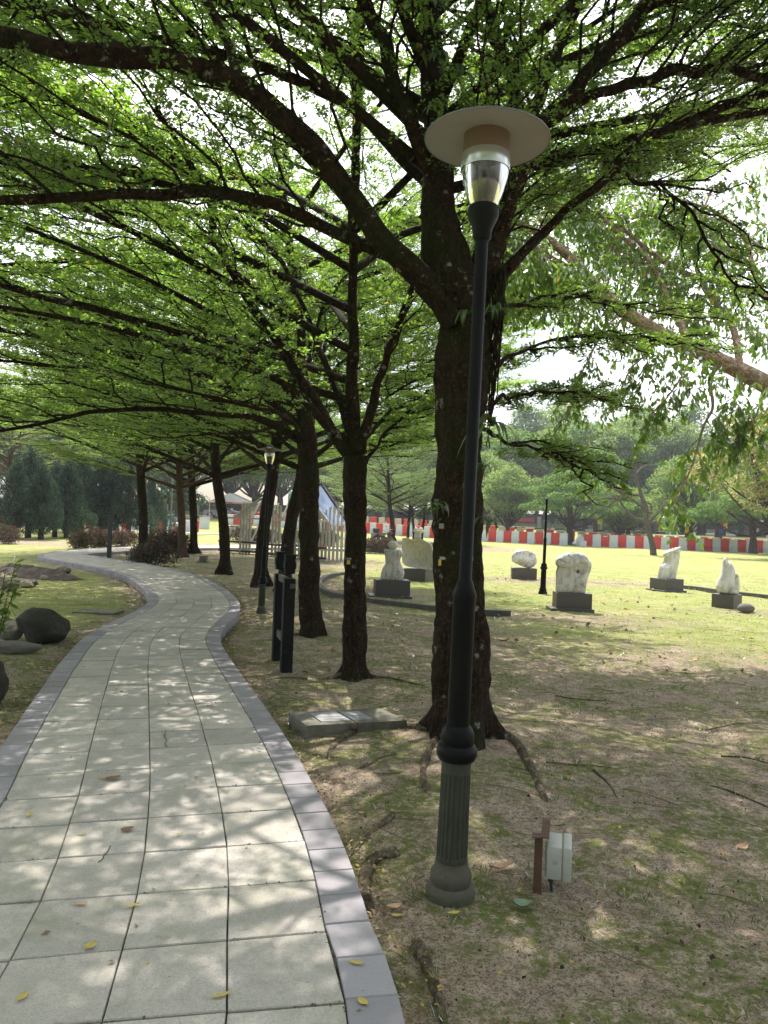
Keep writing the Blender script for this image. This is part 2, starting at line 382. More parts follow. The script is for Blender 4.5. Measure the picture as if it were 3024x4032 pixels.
hh = t.math('ADD', s, t.math('MULTIPLY', t.math('SUBTRACT', med, .5), 1.1)); hh = t.math('ADD', hh, t.math('MULTIPLY', t.math('SUBTRACT', fine, .5), .8))
col = t.mix(t.ramp(hh, .30, .52), grass, earth)
hgt = t.math('ADD', t.math('MULTIPLY', fine, .6), t.math('ADD', t.math('MULTIPLY', vf, .5), t.math('MULTIPLY', med, .8)))
GROUND = t.done(t.principled(col, .95, normal=t.bump(hgt, .9, .03), spec=.1))
ground = link('ground', me, GROUND); tag(ground, kind='structure')

# ------------------------------------------------------------------ paved path: kerb units and four columns of slabs
Lw = resample([(-1.45, -3), (-1.48, 0), (-1.62, 2.2), (-1.95, 3.6)] + [tuple(G(*p, z=.1)[:2]) for p in [(0, 2946), (169, 2700), (247, 2596), (329, 2512), (434, 2451), (519, 2412), (582, 2370), (576, 2337), (543, 2300), (482, 2264), (386, 2237), (289, 2219), (181, 2201), (148, 2189), (163, 2180), (241, 2168), (362, 2159), (518, 2153)]] + [(-9.4, 34), (-7.2, 36.2), (-4, 37.8), (0, 38.6), (4, 39)], 500)
Rw = resample([(.42, -3), (.35, 0)] + [tuple(G(*p, z=.1)[:2]) for p in [(1598, 4032), (1465, 3653), (1404, 3458), (1322, 3253), (1230, 3079), (1148, 2936), (1066, 2813), (984, 2700), (910, 2596), (868, 2518), (886, 2469), (941, 2409), (943, 2373), (904, 2331), (844, 2294), (754, 2258), (651, 2234), (543, 2213), (434, 2198), (386, 2189), (353, 2186), (362, 2180), (518, 2169)]] + [(-8.6, 30.2), (-7.6, 32.2), (-6, 33.9), (-3.4, 35.2), (0, 36.0), (4, 36.4)], 500)
def hit(poly, c, n, sgn):
    best = None
    d = poly - c; a = d @ n; b = d[:, 0] * (-n[1]) + d[:, 1] * n[0]      # along / across
    for i in np.where(b[:-1] * b[1:] <= 0)[0]:
        u = b[i] / (b[i] - b[i + 1] + 1e-12); x = a[i] * (1 - u) + a[i + 1] * u
        if x * sgn > 0 and (best is None or abs(x) < abs(best)): best = x
    if best is None or abs(best) > 1.5: best = sgn * .83
    return c + n * best
tan = norm(np.gradient(cen, axis=0)); sarc = np.concatenate([[0], np.cumsum(np.linalg.norm(np.diff(cen, axis=0), axis=1))])
prng = random.Random(5)
def rows(step, jit, narrow=0):
    out, s0 = [], 0
    while s0 < sarc[-1] - .5:
        c = np.array([np.interp(s0, sarc, cen[:, k]) for k in (0, 1)]); tt = norm(np.array([np.interp(s0, sarc, tan[:, k]) for k in (0, 1)]))
        n = np.array([tt[1], -tt[0]])      # to the right
        l, r = hit(Lw, c, n, -1), hit(Rw, c, n, 1); out.append((l, r))
        d = step * (1 + prng.uniform(-jit, jit))
        if narrow and prng.random() < narrow: d *= .5
        s0 += d
    return out
class Slabs:
    def __init__(s): s.V, s.F, s.a = [], [], []
    def slab(s, q, z, th=.03, dz=None, gap=.004, cross=None):
        q = np.array(q); c = q.mean(0); d = q - c; ln = np.linalg.norm(d, axis=1, keepdims=True); u_ = norm((q[1] + q[2] - q[0] - q[3])); w_ = norm((q[2] + q[3] - q[0] - q[1])); cr_ = cross or gap; q = q + np.array([u_ * gap + w_ * cr_, -u_ * gap + w_ * cr_, -u_ * gap - w_ * cr_, u_ * gap - w_ * cr_])
        qi = c + (q - c) * (1 - .004 / np.maximum(ln, .02)); b = len(s.V)
        dz = dz or [0] * 4
        for k in range(4): s.V.append((q[k][0], q[k][1], z - th))
        for k in range(4): s.V.append((q[k][0], q[k][1], z - .004 + dz[k]))
        for k in range(4): s.V.append((qi[k][0], qi[k][1], z + dz[k]))
        rv = prng.random()
        for k in range(4):
            s.F.append((b + k, b + (k + 1) % 4, b + 4 + (k + 1) % 4, b + 4 + k)); s.F.append((b + 4 + k, b + 4 + (k + 1) % 4, b + 8 + (k + 1) % 4, b + 8 + k))
        s.F.append((b + 8, b + 9, b + 10, b + 11)); s.a += [rv] * 9
    def build(s, name, mat, parent):
        return link(name, mesh_np(name, np.array(s.V), np.array(s.F), False, {'rnd': ('FACE', s.a)}), mat, parent)
KW = .165
rw = rows(.37, .03, .05); sl_ = Slabs(); ZP = .10
for (l0, r0), (l1, r1) in zip(rw, rw[1:]):
    n0 = norm(r0 - l0); n1 = norm(r1 - l1)
    a0, b0, a1, b1 = l0 + n0 * KW, r0 - n0 * KW, l1 + n1 * KW, r1 - n1 * KW
    if np.linalg.norm(a1 - a0) > .9 or np.linalg.norm(b1 - b0) > .9: continue
    js = [0, .25, .5, .75, 1]
    for i in range(4):
        q = [a0 + (b0 - a0) * js[i], a0 + (b0 - a0) * js[i + 1], a1 + (b1 - a1) * js[i + 1], a1 + (b1 - a1) * js[i]]
        if min(np.linalg.norm(q[1] - q[2]), np.linalg.norm(q[0] - q[3])) < .03: continue
        sk = prng.uniform(-.008, .008)
        sl_.slab(q, ZP + prng.uniform(-.002, .002), .03, [prng.uniform(-.0025, .0025) for _ in range(4)], prng.uniform(.0014, .0032), prng.uniform(.003, .0075))
kb = Slabs(); kr = rows(.20, .0)
KZ = .102
for (l0, r0), (l1, r1) in zip(kr, kr[1:]):
    n0 = norm(r0 - l0); n1 = norm(r1 - l1)
    if .05 < np.linalg.norm(l1 - l0) < .5: kb.slab([l0, l0 + n0 * KW, l1 + n1 * KW, l1], KZ + prng.uniform(-.001, .001), .15, None, .0014, .0030)
    if .05 < np.linalg.norm(r1 - r0) < .5: kb.slab([r0 - n0 * KW, r0, r1, r1 - n1 * KW], KZ + prng.uniform(-.001, .001), .15, None, .0014, .0030)
path = tag(thing('path', (0, 0, 0)), kind='structure')
t = NT('paving_slab'); v = t.coord('Object'); a = t.attr('rnd')
c = t.mix(a, (.405, .37, .345), (.53, .485, .45)); c = t.mix(t.ramp(t.noise(v, 95, 3, .8), .48, .60, 0, .45), c, (.27, .265, .24)); c = t.mix(t.ramp(t.noise(v, 160, 2, .8), .56, .62, 0, .45), c, (.66, .64, .58))
c = t.mix(t.ramp(t.noise(v, 1.1, 6, .7), .5, .75, 0, .4), c, (.30, .295, .24)); c = t.mix(t.ramp(t.noise(v, 5, 6, .75), .50, .62, 0, .38), c, (.28, .275, .225)); c = t.mix(t.ramp(t.noise(v, 2.2, 5, .7), .52, .66, 0, .35), c, (.27, .28, .19))
c = t.mix(t.ramp(t.vor(v, 7.0), .045, .03, 0, .55), c, (.17, .13, .10))
c = t.mix(t.ramp(t.noise(v, 22, 3, .7), .62, .72, 0, .35), c, (.22, .21, .17))
SLAB = t.done(t.principled(c, .88, normal=t.bump(t.math('ADD', t.noise(v, 170, 3, .8), t.noise(v, 500, 2)), .35, .004), spec=.2))
t = NT('kerb_unit'); v = t.coord('Object'); a = t.attr('rnd')
c = t.mix(a, (.255, .24, .26), (.35, .33, .36)); c = t.mix(t.ramp(t.noise(v, 3, 6, .7), .5, .72, 0, .4), c, (.33, .30, .26)); c = t.mix(t.ramp(t.noise(v, 90, 3, .8), .4, .7, 0, .3), c, (.2, .2, .22))
KERB = t.done(t.principled(c, .85, normal=t.bump(t.noise(v, 150, 3, .8), .25, .003), spec=.2))
sl_.build('slabs', SLAB, path); kb.build('kerb', KERB, path)
jV, jF = [], []
for (l, r) in rw:
    n0 = norm(r - l); l2 = l + n0 * .02; r2 = r - n0 * .02; jV += [(l2[0], l2[1], .085), (r2[0], r2[1], .085)]
jF = [(2 * i, 2 * i + 1, 2 * i + 3, 2 * i + 2) for i in range(len(rw) - 1)]
JOINT = mat_simple('joint_grit', (.045, .04, .03), .95)
link('bedding', mesh_np('bedding', np.array(jV), np.array(jF), False), JOINT, path)
for cp_ in ([(651, 2884), (648, 2900), (656, 2915), (649, 2927), (658, 2941)], [(435, 3330), (422, 3356), (410, 3366), (405, 3381), (387, 3395)], [(1000, 2700), (1006, 2712), (998, 2722)]):
    q = resample([tuple(G(a_, b_, .1025)) for a_, b_ in cp_], 14); V, F = tubes(q[None], np.full((1, 14), .0022), 4); link('crack', mesh_np('crack', V, F, True), JOINT, path)
# road beyond the barriers
def strip(name, pts, wdt, mat, z=.004, kind='structure', parent=None):
    p = resample([(a, b) for a, b in pts], 60); tt = norm(np.gradient(p, axis=0)); n = np.stack([tt[:, 1], -tt[:, 0]], 1)
    A = p - n * wdt / 2; B = p + n * wdt / 2
    rowsV = [A + (B - A) * f for f in np.linspace(0, 1, 9)]
    V = np.vstack([np.column_stack([q, gz(q[:, 0], q[:, 1]) + z]) for q in rowsV]); k = len(p)
    ii = np.arange(9 * k).reshape(9, k); Fq = np.stack([ii[:-1, :-1], ii[1:, :-1], ii[1:, 1:], ii[:-1, 1:]], -1).reshape(-1, 4)
    o = link(name, mesh_np(name, V, Fq, True), mat, parent); return tag(o, kind=kind) if parent is None else o
ROADM = mat_simple('asphalt_worn', (.33, .33, .34), .9, bump=.2)
strip('road', [(-160, 96), (-60, 95), (0, 94), (70, 92), (170, 90)], 13, ROADM, .05)
strip('footpath_far', [(-60, 60.5), (-14, 60), (-2, 59), (6, 56)], 3.2, mat_simple('pale_concrete', (.42, .41, .38), .9), .03)

# ------------------------------------------------------------------ growing trees
def branch_out(par, n, t0, t1, length, ang, lift, rng, Pn=6, flat=.35, curl=.35, sag=0., taper=.55, wig=.05, order=None):
    """par (k,p,3) parent lines -> (k*n, Pn, 3) child lines, alternate left and right, kept in flat tiers"""
    k, p, _ = par.shape
    t = (np.arange(n)[None] + rng.uniform(0, 1, (k, n))) / n * (t1 - t0) + t0
    x = t * (p - 1); i = np.clip(x.astype(int), 0, p - 2); f = (x - i)[..., None]
    kk = np.arange(k)[:, None]
    a = par[kk, i]; b = par[kk, i + 1]; pos = a * (1 - f) + b * f; tg = norm(b - a)
    side = norm(np.cross(tg, np.array([0, 0, 1.])) + 1e-6) * np.where((np.arange(n)[None] + rng.integers(0, 2, (k, 1))) % 2, 1, -1)[..., None]
    ag = ang * rng.uniform(.7, 1.3, (k, n))[..., None]
    d = tg * np.cos(ag) + side * np.sin(ag); d[..., 2] = d[..., 2] * flat + lift + rng.normal(0, .12, (k, n)); d = norm(d)
    L = (length * (1 - taper * (t - t0) / max(t1 - t0, 1e-6)) * rng.uniform(.6, 1.2, (k, n)))[..., None]
    s = np.linspace(0, 1, Pn)[None, None, :, None]
    path = pos[:, :, None] + d[:, :, None] * L[:, :, None] * s + tg[:, :, None] * (s ** 2) * L[:, :, None] * curl
    path[..., 2] -= (sag * (s[..., 0] ** 2) * L)
    w = rng.normal(0, 1, (k, n, Pn, 3)) * wig * L[:, :, None] * np.sqrt(s); w[..., 2] *= .5
    return (path + w).reshape(-1, Pn, 3)
def leaf_quads(pos, d, up, L, W, rng):
    n = len(pos); side = norm(np.cross(d, up)); u2 = np.cross(side, d)
    L = L * rng.uniform(.65, 1.2, (n, 1)); W = W * rng.uniform(.75, 1.2, (n, 1))
    m = pos + d * L * .58; fold = u2 * W * .12
    V = np.stack([pos, m + side * W / 2 + fold, pos + d * L, m - side * W / 2 + fold], 1).reshape(-1, 3)
    return V, np.arange(4 * n).reshape(n, 4)
def rosettes(lines_, nodes, per, L, W, rng, t0=.15, elev=.25, spread=.35, lift=.02):
    k, p, _ = lines_.shape
    t = rng.uniform(t0, 1, (k, nodes)); x = t * (p - 1); i = np.clip(x.astype(int), 0, p - 2); f = (x - i)[..., None]
    kk = np.arange(k)[:, None]; pos = (lines_[kk, i] * (1 - f) + lines_[kk, i + 1] * f).reshape(-1, 3)
    pos = pos + rng.normal(0, .012, pos.shape) + np.array([0, 0, lift])
    pos = np.repeat(pos, per, 0); n = len(pos)
    az = rng.uniform(0, 2 * math.pi, n); el = rng.normal(elev, spread, n)
    d = np.stack([np.cos(az) * np.cos(el), np.sin(az) * np.cos(el), np.sin(el)], 1)
    up = norm(np.array([0, 0, 1.]) + rng.normal(0, .35, (n, 3)))
    return leaf_quads(pos + d * .008, d, up, L, W, rng)
def leaf_mesh(name, parts, rng, vary=None):
    V, F = merge([(v, [f]) for v, f in parts]); nf = len(F[0])
    c = V.reshape(-1, 4, 3)[:, 0]
    base = rng.random(nf) * .7
    if vary: 
        base = base + .5 * np.sin(c[:, 0] * vary + c[:, 1] * vary * .7 + 1) * np.sin(c[:, 1] * vary * 1.2 + c[:, 2] * vary)
    return mesh_np(name, V, F, False, {'rnd': ('FACE', np.clip(base, .012, .995))})
def twig_mesh(name, groups, smooth=True):
    return mesh_np(name, *merge([tubes(K, Rr, S, False) for K, Rr, S in groups]), smooth)
def rad(K, r0, r1): return np.broadcast_to(np.linspace(r0, r1, K.shape[1])[None], K.shape[:2])
def limb_rot(pts, n=14): return resample(pts, n)

def umbrella_meshes(nm, seed, Rd=5.2, h0=2.5, H=7.5, nl=15, sec=14, ter=9, nodes=8, per=4, leafL=.055, leafW=.028, r0=.15, lift0=.75, low=.05, stem=True, flat=.25):
    rng = np.random.default_rng(seed); L = []; Rr = []
    lean = rng.normal(0, .10, 2)
    st = resample([(0, 0, -.1), (lean[0] * .3, lean[1] * .3, h0 * .5), (lean[0], lean[1], h0), (lean[0] * 1.6, lean[1] * 1.6, (h0 + H) / 2), (lean[0] * 2, lean[1] * 2, H)], 26)
    for i in range(nl):
        f = i / (nl - 1); z = h0 * (.93 + .05 * rng.random()) + (H - h0) * .72 * f ** 1.3; az = i * 2.399 + rng.normal(0, .25)
        rr = Rd * (1 - .45 * f) * rng.uniform(.85, 1.12); s = np.linspace(0, 1, 14)[:, None]
        o = np.array([np.interp(z, st[:, 2], st[:, 0]), np.interp(z, st[:, 2], st[:, 1]), z])
        hor = np.array([math.cos(az), math.sin(az), 0]); perp = np.array([-hor[1], hor[0], 0])
        zz = rr * (lift0 * s * .42 - low * s ** 3 * 1.2) * (1 + f) * (1 if f < .9 else 1.2)
        p = o + hor * rr * s + perp * (np.sin(s * 3 + rng.random() * 6) - math.sin(0)) * .12 * s * rr * .5; p[:, 2] = o[2] + zz[:, 0]
        p += np.cumsum(rng.normal(0, .018, p.shape), 0) * s
        L.append(p); Rr.append(np.linspace(r0 * (.5 - .2 * f), .012, 14) * (1 - .25 * np.sin(np.linspace(0, 3.1, 14))))
    L = np.array(L); Rr = np.array(Rr)
    S1 = branch_out(L, sec, .22, .98, Rd * .42, .80, .10, rng, 7, flat, .35, taper=.6)
    S2 = branch_out(S1, ter, .12, 1, Rd * .13, .85, .04, rng, 5, flat, .3, taper=.4)
    ext = L[:, -5:]
    tk = []
    tr = one_tube(st[:, :3], [r0 * 1.0, r0 * .95, r0 * .9, r0 * .8, r0 * .45, .03], 16, 40, .12, seed)
    V, F = tr; zf = np.clip(1 - (V[:, 2]) / .45, 0, 1); ang = np.arctan2(V[:, 1], V[:, 0]); fl = 1 + zf ** 2 * (.75 + .6 * np.sin(ang * 3 + seed) + .3 * np.sin(ang * 5 + 2))
    V[:, :2] *= fl[:, None]
    trunk = mesh_np(nm + '_trunk', V, F, True)
    wood = twig_mesh(nm + '_branches', [(L, Rr, 8), (S1, rad(S1, .014, .005), 5), (S2, rad(S2, .005, .002), 3)])
    crown = leaf_mesh(nm + '_crown', [rosettes(S2, nodes, per, leafL, leafW, rng), rosettes(S1, nodes + 3, per, leafL, leafW, rng, .2)], rng, .9)
    return trunk, wood, crown
def place_tree(name, meshes, loc, rz, sc, label, cat='tree', group=None, bark=BARK2, leaf=LEAF_MID):
    o = thing(name, loc, rz, label, cat, group, scale=sc)
    tm, wm, cm = meshes
    for m, mt in ((tm, bark), (wm, bark), (cm, leaf)):
        if m is not None and len(m.materials) == 0: m.materials.append(mt)
    for nme, m, mt in (('trunk', tm, bark), ('branches', wm, bark), ('crown', cm, leaf)):
        if m is None: continue
        c = link(nme, m, None, o); c.material_slots[0].link = 'OBJECT'; c.material_slots[0].material = mt
    return o

# ---- the big tree beside the lamp, limb by limb
rng = np.random.default_rng(11)
def limb(pts, radii, n=16):
    """pts (display x, display y, distance)"""
    p = resample([tuple(PD(a, b, c)) for a, b, c in pts], n)
    return p, np.interp(np.linspace(0, 1, n), np.linspace(0, 1, len(radii)), radii)
def big_tree(root_name, trunk_pts, trunk_r, limbs, label, sec, ter, nodes, per, seed, extra=(), leafL=.042, leafW=.022, secL=1.5, terL=.5, roots=(), bark=BARK, leaf=LEAF, flare=.85, S=32, fh=.42, stem=0, cat='tree', group='trees along the winding path'):
    rng = np.random.default_rng(seed)
    base = G(trunk_pts[0][0] * DS, trunk_pts[0][1] * DS)
    o = thing(root_name, base, 0, label, cat, group)
    tp = [tuple(base + np.array([0, 0, -.12]))] + [tuple(base + np.array([0, 0, .02]))] + [tuple(PD(*q)) for q in trunk_pts[1:]]
    V, F = one_tube(tp, [trunk_r[0]] + list(trunk_r), S, 110, .24, seed)
    V = V - base; zf = np.clip(1 - V[:, 2] / fh, 0, 1.2); ang = np.arctan2(V[:, 1], V[:, 0])
    V[:, :2] *= (1 + zf[:, None] ** 2.2 * (flare * (.55 + .45 * np.sin(ang * 3 + .6) + .35 * np.sin(ang * 5 + 2)))[:, None])
    link('trunk', mesh_np('trunk', V, F, True), bark, o)
    Ls = []
    for pts, radii in limbs:
        p, r = limb(pts, radii); Vl, Fl = one_tube(p + np.vstack([np.zeros((1, 3)), rng.normal(0, .012, (len(p) - 1, 3))]), r, 16, 80, .34, len(Ls) * 3.3 + seed); Vl = Vl - base
        link('limb', mesh_np('limb', Vl, Fl, True), bark, o); Ls.append(p)
    X = []
    for q in extra:
        q = resample(q, 16); st = Ls[stem]; o_ = np.argsort(st[:, 2]); z_ = q[0, 2]; q = q + np.array([np.interp(z_, st[o_, 2], st[o_, 0]) - q[0, 0], np.interp(z_, st[o_, 2], st[o_, 1]) - q[0, 1], 0]); X.append(q)
    if X:
        K = np.array(X); link('upper_limbs', mesh_np('upper_limbs', *tubes(K - base, rad(K, .042, .011), 8, False), True), bark, o)
    A = np.array(Ls + X)
    sm = np.array([min(1., .34 + .66 * max(0, r_[0] - .016) / .012) for _, r_ in limbs] + [1.] * len(X))
    big = A[sm > .9]; small = A[sm <= .9]
    S1 = branch_out(big, sec, .28, 1, secL, .85, .30, rng, 8, .3, .30, taper=.35, wig=.05)
    S2 = branch_out(S1, ter, .08, 1, terL, .85, .03, rng, 6, .3, .3, taper=.35, wig=.07)
    if len(small):
        q1 = branch_out(small, int(sec * .75), .12, 1, secL * .36, .8, .0, rng, 8, .5, .35, sag=.12, taper=.35, wig=.09)
        q1[..., 2] += rng.normal(0, .035, (len(q1), 1)) * np.linspace(0, 1, 8); q2 = branch_out(q1, int(ter * .6), .05, 1, terL * .5, .85, .0, rng, 6, .5, .3, sag=.15, taper=.35, wig=.10); S1 = np.vstack([S1, q1]); S2 = np.vstack([S2, q2])
    # the crown keeps clear of the photographer's head height and of the lamp head
    def clear(K, pad=0.): 
        m = K.mean(1); return K[~(((np.abs(m[:, 0] - .45) < .5) & (m[:, 1] > .2) & (m[:, 1] < 3.9) & (m[:, 2] < 3.6)) | (np.linalg.norm(m - np.array([0, 0, EYE]), axis=1) < 2.6) | ((m[:, 2] < 1.55 + .33 * np.maximum(m[:, 1], 0)) & (m[:, 1] < 6) & (m[:, 0] < 1.2)))]
    S1 = clear(S1); S2 = clear(S2)
    link('twigs', twig_mesh('twigs', [(S1 - base, rad(S1, .0115, .004), 5), (S2 - base, rad(S2, .0035, .0016), 3)]), bark, o)
    cm = leaf_mesh('crown', [rosettes(S2 - base, nodes, per, leafL, leafW, rng), rosettes(S1 - base, nodes + 2, per, leafL, leafW, rng, .2)], rng, 1.1)
    link('crown', cm, leaf, o)
    if roots:
        for k, (rp, rr) in enumerate(roots):
            rr = rr * (.45 if k > 6 else .85)
            q = []
            for j, (x, y) in enumerate(rp):
                g = G(x, y, .02); q.append((g[0], g[1], float(gz(g[0], g[1])) + rr * ((.25 - .35 * (j % 2)) if j < len(rp) - 1 else -.9)))
            Vr, Fr = one_tube(q, [rr * 1.15, rr, rr * .85, rr * .7, rr * .4], 10, 40, .45, k * 5.1); link('root', mesh_np('root', Vr - base, Fr, True), ROOT, o)
    return o, Ls, base
T1L = [
 ([(985, 700, 5.3), (945, 630, 5.25), (880, 575, 5.15), (800, 490, 5.0), (735, 395, 4.85), (690, 335, 4.75), (600, 245, 4.6), (520, 185, 4.5), (430, 148, 4.35), (300, 122, 4.2), (150, 108, 4.05), (0, 85, 3.9), (-220, 60, 3.7)], [.10, .085, .075, .068, .062, .058, .056, .05, .045, .03]),
 ([(530, 195, 4.5), (500, 125, 4.6), (470, 50, 4.7), (445, -40, 4.8), (400, -300, 5)], [.03, .027, .025, .02]),
 ([(280, 120, 4.15), (215, 60, 4.2), (120, 20, 4.3), (-30, 0, 4.4), (-250, -20, 4.5)], [.028, .024, .02, .014]),
 ([(960, 670, 5.35), (905, 610, 5.4), (850, 560, 5.4), (780, 530, 5.35), (700, 485, 5.25), (600, 442, 5.15), (500, 418, 5.0), (400, 412, 4.9), (280, 424, 4.8), (150, 428, 4.7), (0, 434, 4.6), (-200, 440, 4.4)], [.065, .05, .043, .04, .036, .032, .03, .028, .02]),
 ([(460, 416, 4.98), (380, 398, 5.1), (300, 384, 5.2), (150, 358, 5.3), (0, 346, 5.4), (-200, 330, 5.5)], [.022, .02, .018, .012]),
 ([(985, 640, 5.35), (962, 560, 5.35), (950, 400, 5.4), (945, 250, 5.45), (932, 100, 5.5), (920, -50, 5.5), (915, -400, 5.6)], [.16, .125, .10, .088, .08, .078, .05]),
 ([(955, 420, 5.4), (915, 340, 5.3), (880, 240, 5.2), (845, 130, 5.1), (800, 20, 5.0), (730, -100, 4.8), (600, -300, 4.5)], [.06, .05, .046, .04, .03]),
 ([(950, 470, 5.5), (905, 385, 5.6), (850, 320, 5.6), (770, 245, 5.6), (690, 198, 5.5), (560, 145, 5.4), (400, 98, 5.3), (250, 60, 5.2), (80, 2, 5.1), (-150, -80, 5)], [.04, .036, .033, .032, .03, .028, .024, .02, .012]),
 ([(1015, 660, 5.4), (1060, 540, 5.4), (1095, 430, 5.35), (1125, 330, 5.3), (1148, 250, 5.25)], [.13, .095, .08, .07, .06]),
 ([(1140, 290, 5.27), (1108, 190, 5.2), (1075, 90, 5.1), (1045, -30, 5.0), (1000, -300, 4.8)], [.042, .036, .032, .024]),
 ([(1135, 300, 5.28), (1168, 200, 5.3), (1205, 110, 5.35), (1240, 20, 5.4), (1270, -80, 5.4), (1330, -350, 5.4)], [.05, .044, .04, .036, .026]),
 ([(1130, 330, 5.3), (1180, 265, 5.2), (1255, 175, 5.05), (1330, 85, 4.9), (1400, 20, 4.8), (1500, -30, 4.7), (1650, -110, 4.6)], [.06, .05, .046, .042, .03]),
 ([(1160, 275, 5.25), (1240, 225, 5.2), (1340, 188, 5.1), (1450, 160, 5.0), (1560, 148, 4.9), (1670, 160, 4.8), (1850, 170, 4.6)], [.04, .036, .033, .03, .026, .018]),
 ([(1010, 690, 5.4), (1060, 615, 5.4), (1130, 550, 5.45), (1200, 482, 5.5), (1300, 392, 5.5), (1390, 312, 5.5), (1480, 265, 5.5), (1660, 205, 5.5), (1850, 150, 5.5)], [.06, .036, .033, .03, .028, .025, .02]),
 ([(1330, 365, 5.5), (1410, 398, 5.6), (1480, 442, 5.7), (1535, 530, 5.8), (1590, 610, 5.9), (1670, 652, 6.0)], [.016, .013, .010, .007]),
 ([(1150, 335, 5.3), (1230, 328, 5.6), (1330, 332, 5.9), (1420, 352, 6.2)], [.02, .018, .014, .008]),
 ([(1040, 800, 5.4), (1100, 770, 5.7), (1190, 735, 6.0), (1290, 722, 6.3), (1400, 732, 6.6), (1500, 742, 7)], [.016, .012, .009, .005]),
 ([(1040, 880, 5.4), (1110, 855, 5.8), (1200, 850, 6.2), (1290, 860, 6.5)], [.016, .010, .008, .005]),
 ([(1040, 925, 5.4), (1100, 955, 5.7), (1170, 975, 5.9), (1240, 1005, 6.1), (1290, 1030, 6.2)], [.016, .010, .008, .005]),
 ([(1045, 690, 5.4), (1120, 655, 6.2), (1230, 640, 7.0), (1350, 660, 7.6), (1500, 690, 8)], [.02, .014, .010, .006]),
]
ex1 = []
for az, r_, z0, z1 in [(-2.6, 6.5, 4.2, 6.6), (-2.1, 6, 4.6, 7.2), (-1.2, 5, 4.5, 6.6), (-.5, 5, 4.4, 6.5), (.5, 4, 4.4, 6.4), (1.4, 4.5, 4.6, 7), (2.2, 5, 4.4, 7), (2.9, 6, 4.5, 7.2), (-1.7, 5.5, 4.9, 7.6), (-2.9, 5.5, 5.2, 8), (0, 3.6, 5.2, 7.6), (3.5, 6, 4, 6.2), (2.6, 4, 5.4, 8), (.15, 5.5, 3.9, 5.3), (.45, 5.5, 4.1, 5.8), (.8, 5.5, 4.2, 6), (.1, 6, 5.3, 7.2)]:
    b = np.array([.62, 5.4, z0]); hd = np.array([math.cos(az), math.sin(az), 0])
    ex1.append([tuple(b), tuple(b + hd * r_ * .35 + [0, 0, (z1 - z0) * .5]), tuple(b + hd * r_ * .7 + [.1, 0, (z1 - z0) * .85]), tuple(b + hd * r_ + [0, 0, z1 - z0])])
ROOTS1 = [([(1690, 2900), (1602, 2880), (1477, 2874), (1423, 2880), (1347, 2918), (1304, 2961), (1282, 3015)], .042), ([(1560, 2995), (1461, 3015), (1380, 3048)], .022),
 ([(1740, 2905), (1700, 2961), (1673, 3021), (1664, 3075), (1684, 3134), (1717, 3215)], .038), ([(1930, 2905), (2010, 2928), (2070, 3004), (2113, 3080), (2140, 3150), (2165, 3190)], .038),
 ([(1545, 3225), (1437, 3315), (1383, 3376)], .022), ([(1560, 3378), (1465, 3407), (1435, 3499), (1455, 3602), (1500, 3690)], .030), ([(1640, 3755), (1700, 3878), (1740, 4032), (1750, 4100)], .020),
 ([(2550, 3040), (2721, 3074), (2857, 3102), (3024, 3166), (3160, 3230)], .018), ([(2187, 2731), (2275, 2743), (2418, 2751)], .012), ([(2780, 2655), (2873, 2659), (3024, 2690)], .014),
 ([(2338, 3038), (2402, 3094), (2434, 3150)], .014), ([(2150, 3015), (2300, 3020), (2420, 3024), (2560, 3040)], .010), ([(2590, 2723), (2690, 2715), (2790, 2727)], .012), ([(2840, 2967), (2940, 2972), (3060, 3000)], .013), ([(2780, 2865), (2900, 2840), (2990, 2835)], .010), ([(2500, 3090), (2600, 3105), (2700, 3128)], .012)]
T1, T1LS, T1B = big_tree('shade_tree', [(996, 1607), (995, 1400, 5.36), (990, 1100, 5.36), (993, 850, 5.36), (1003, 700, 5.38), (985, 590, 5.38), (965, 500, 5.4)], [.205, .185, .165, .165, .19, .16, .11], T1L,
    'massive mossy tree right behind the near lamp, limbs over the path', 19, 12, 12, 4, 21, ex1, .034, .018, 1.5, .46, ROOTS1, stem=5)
T2L = [
 ([(765, 990, 7.5), (763, 850, 7.5), (762, 700, 7.5), (768, 400, 7.5), (772, 100, 7.5), (775, -60, 7.5), (775, -300, 7.5)], [.07, .05, .045, .04, .036, .03]),
 ([(755, 985, 7.5), (690, 885, 7.4), (620, 765, 7.2), (560, 680, 7.1), (508, 600, 7.0), (475, 540, 6.9), (448, 435, 6.8), (400, 330, 6.7), (330, 230, 6.6)], [.06, .048, .044, .04, .036, .03, .018]),
 ([(775, 980, 7.5), (808, 860, 7.55), (845, 750, 7.6), (880, 655, 7.6), (930, 560, 7.7), (1000, 470, 7.8)], [.06, .04, .034, .028, .016]),
 ([(750, 960, 7.5), (640, 850, 7.2), (540, 782, 6.9), (400, 722, 6.6), (250, 682, 6.3), (100, 642, 6.1), (-60, 600, 5.9), (-250, 560, 5.7)], [.05, .03, .026, .024, .02, .014]),
 ([(752, 930, 7.5), (690, 740, 7.9), (600, 560, 8.2), (450, 420, 8.4), (300, 330, 8.5), (100, 250, 8.6)], [.04, .026, .022, .018, .010]),
 ([(790, 1000, 7.5), (840, 930, 7.7), (900, 880, 7.9), (960, 850, 8.1)], [.02, .014, .010, .006]),
 ([(775, 960, 7.5), (830, 900, 8), (900, 860, 8.6), (1010, 810, 9.4)], [.025, .016, .012, .006]),
]
ex2 = []
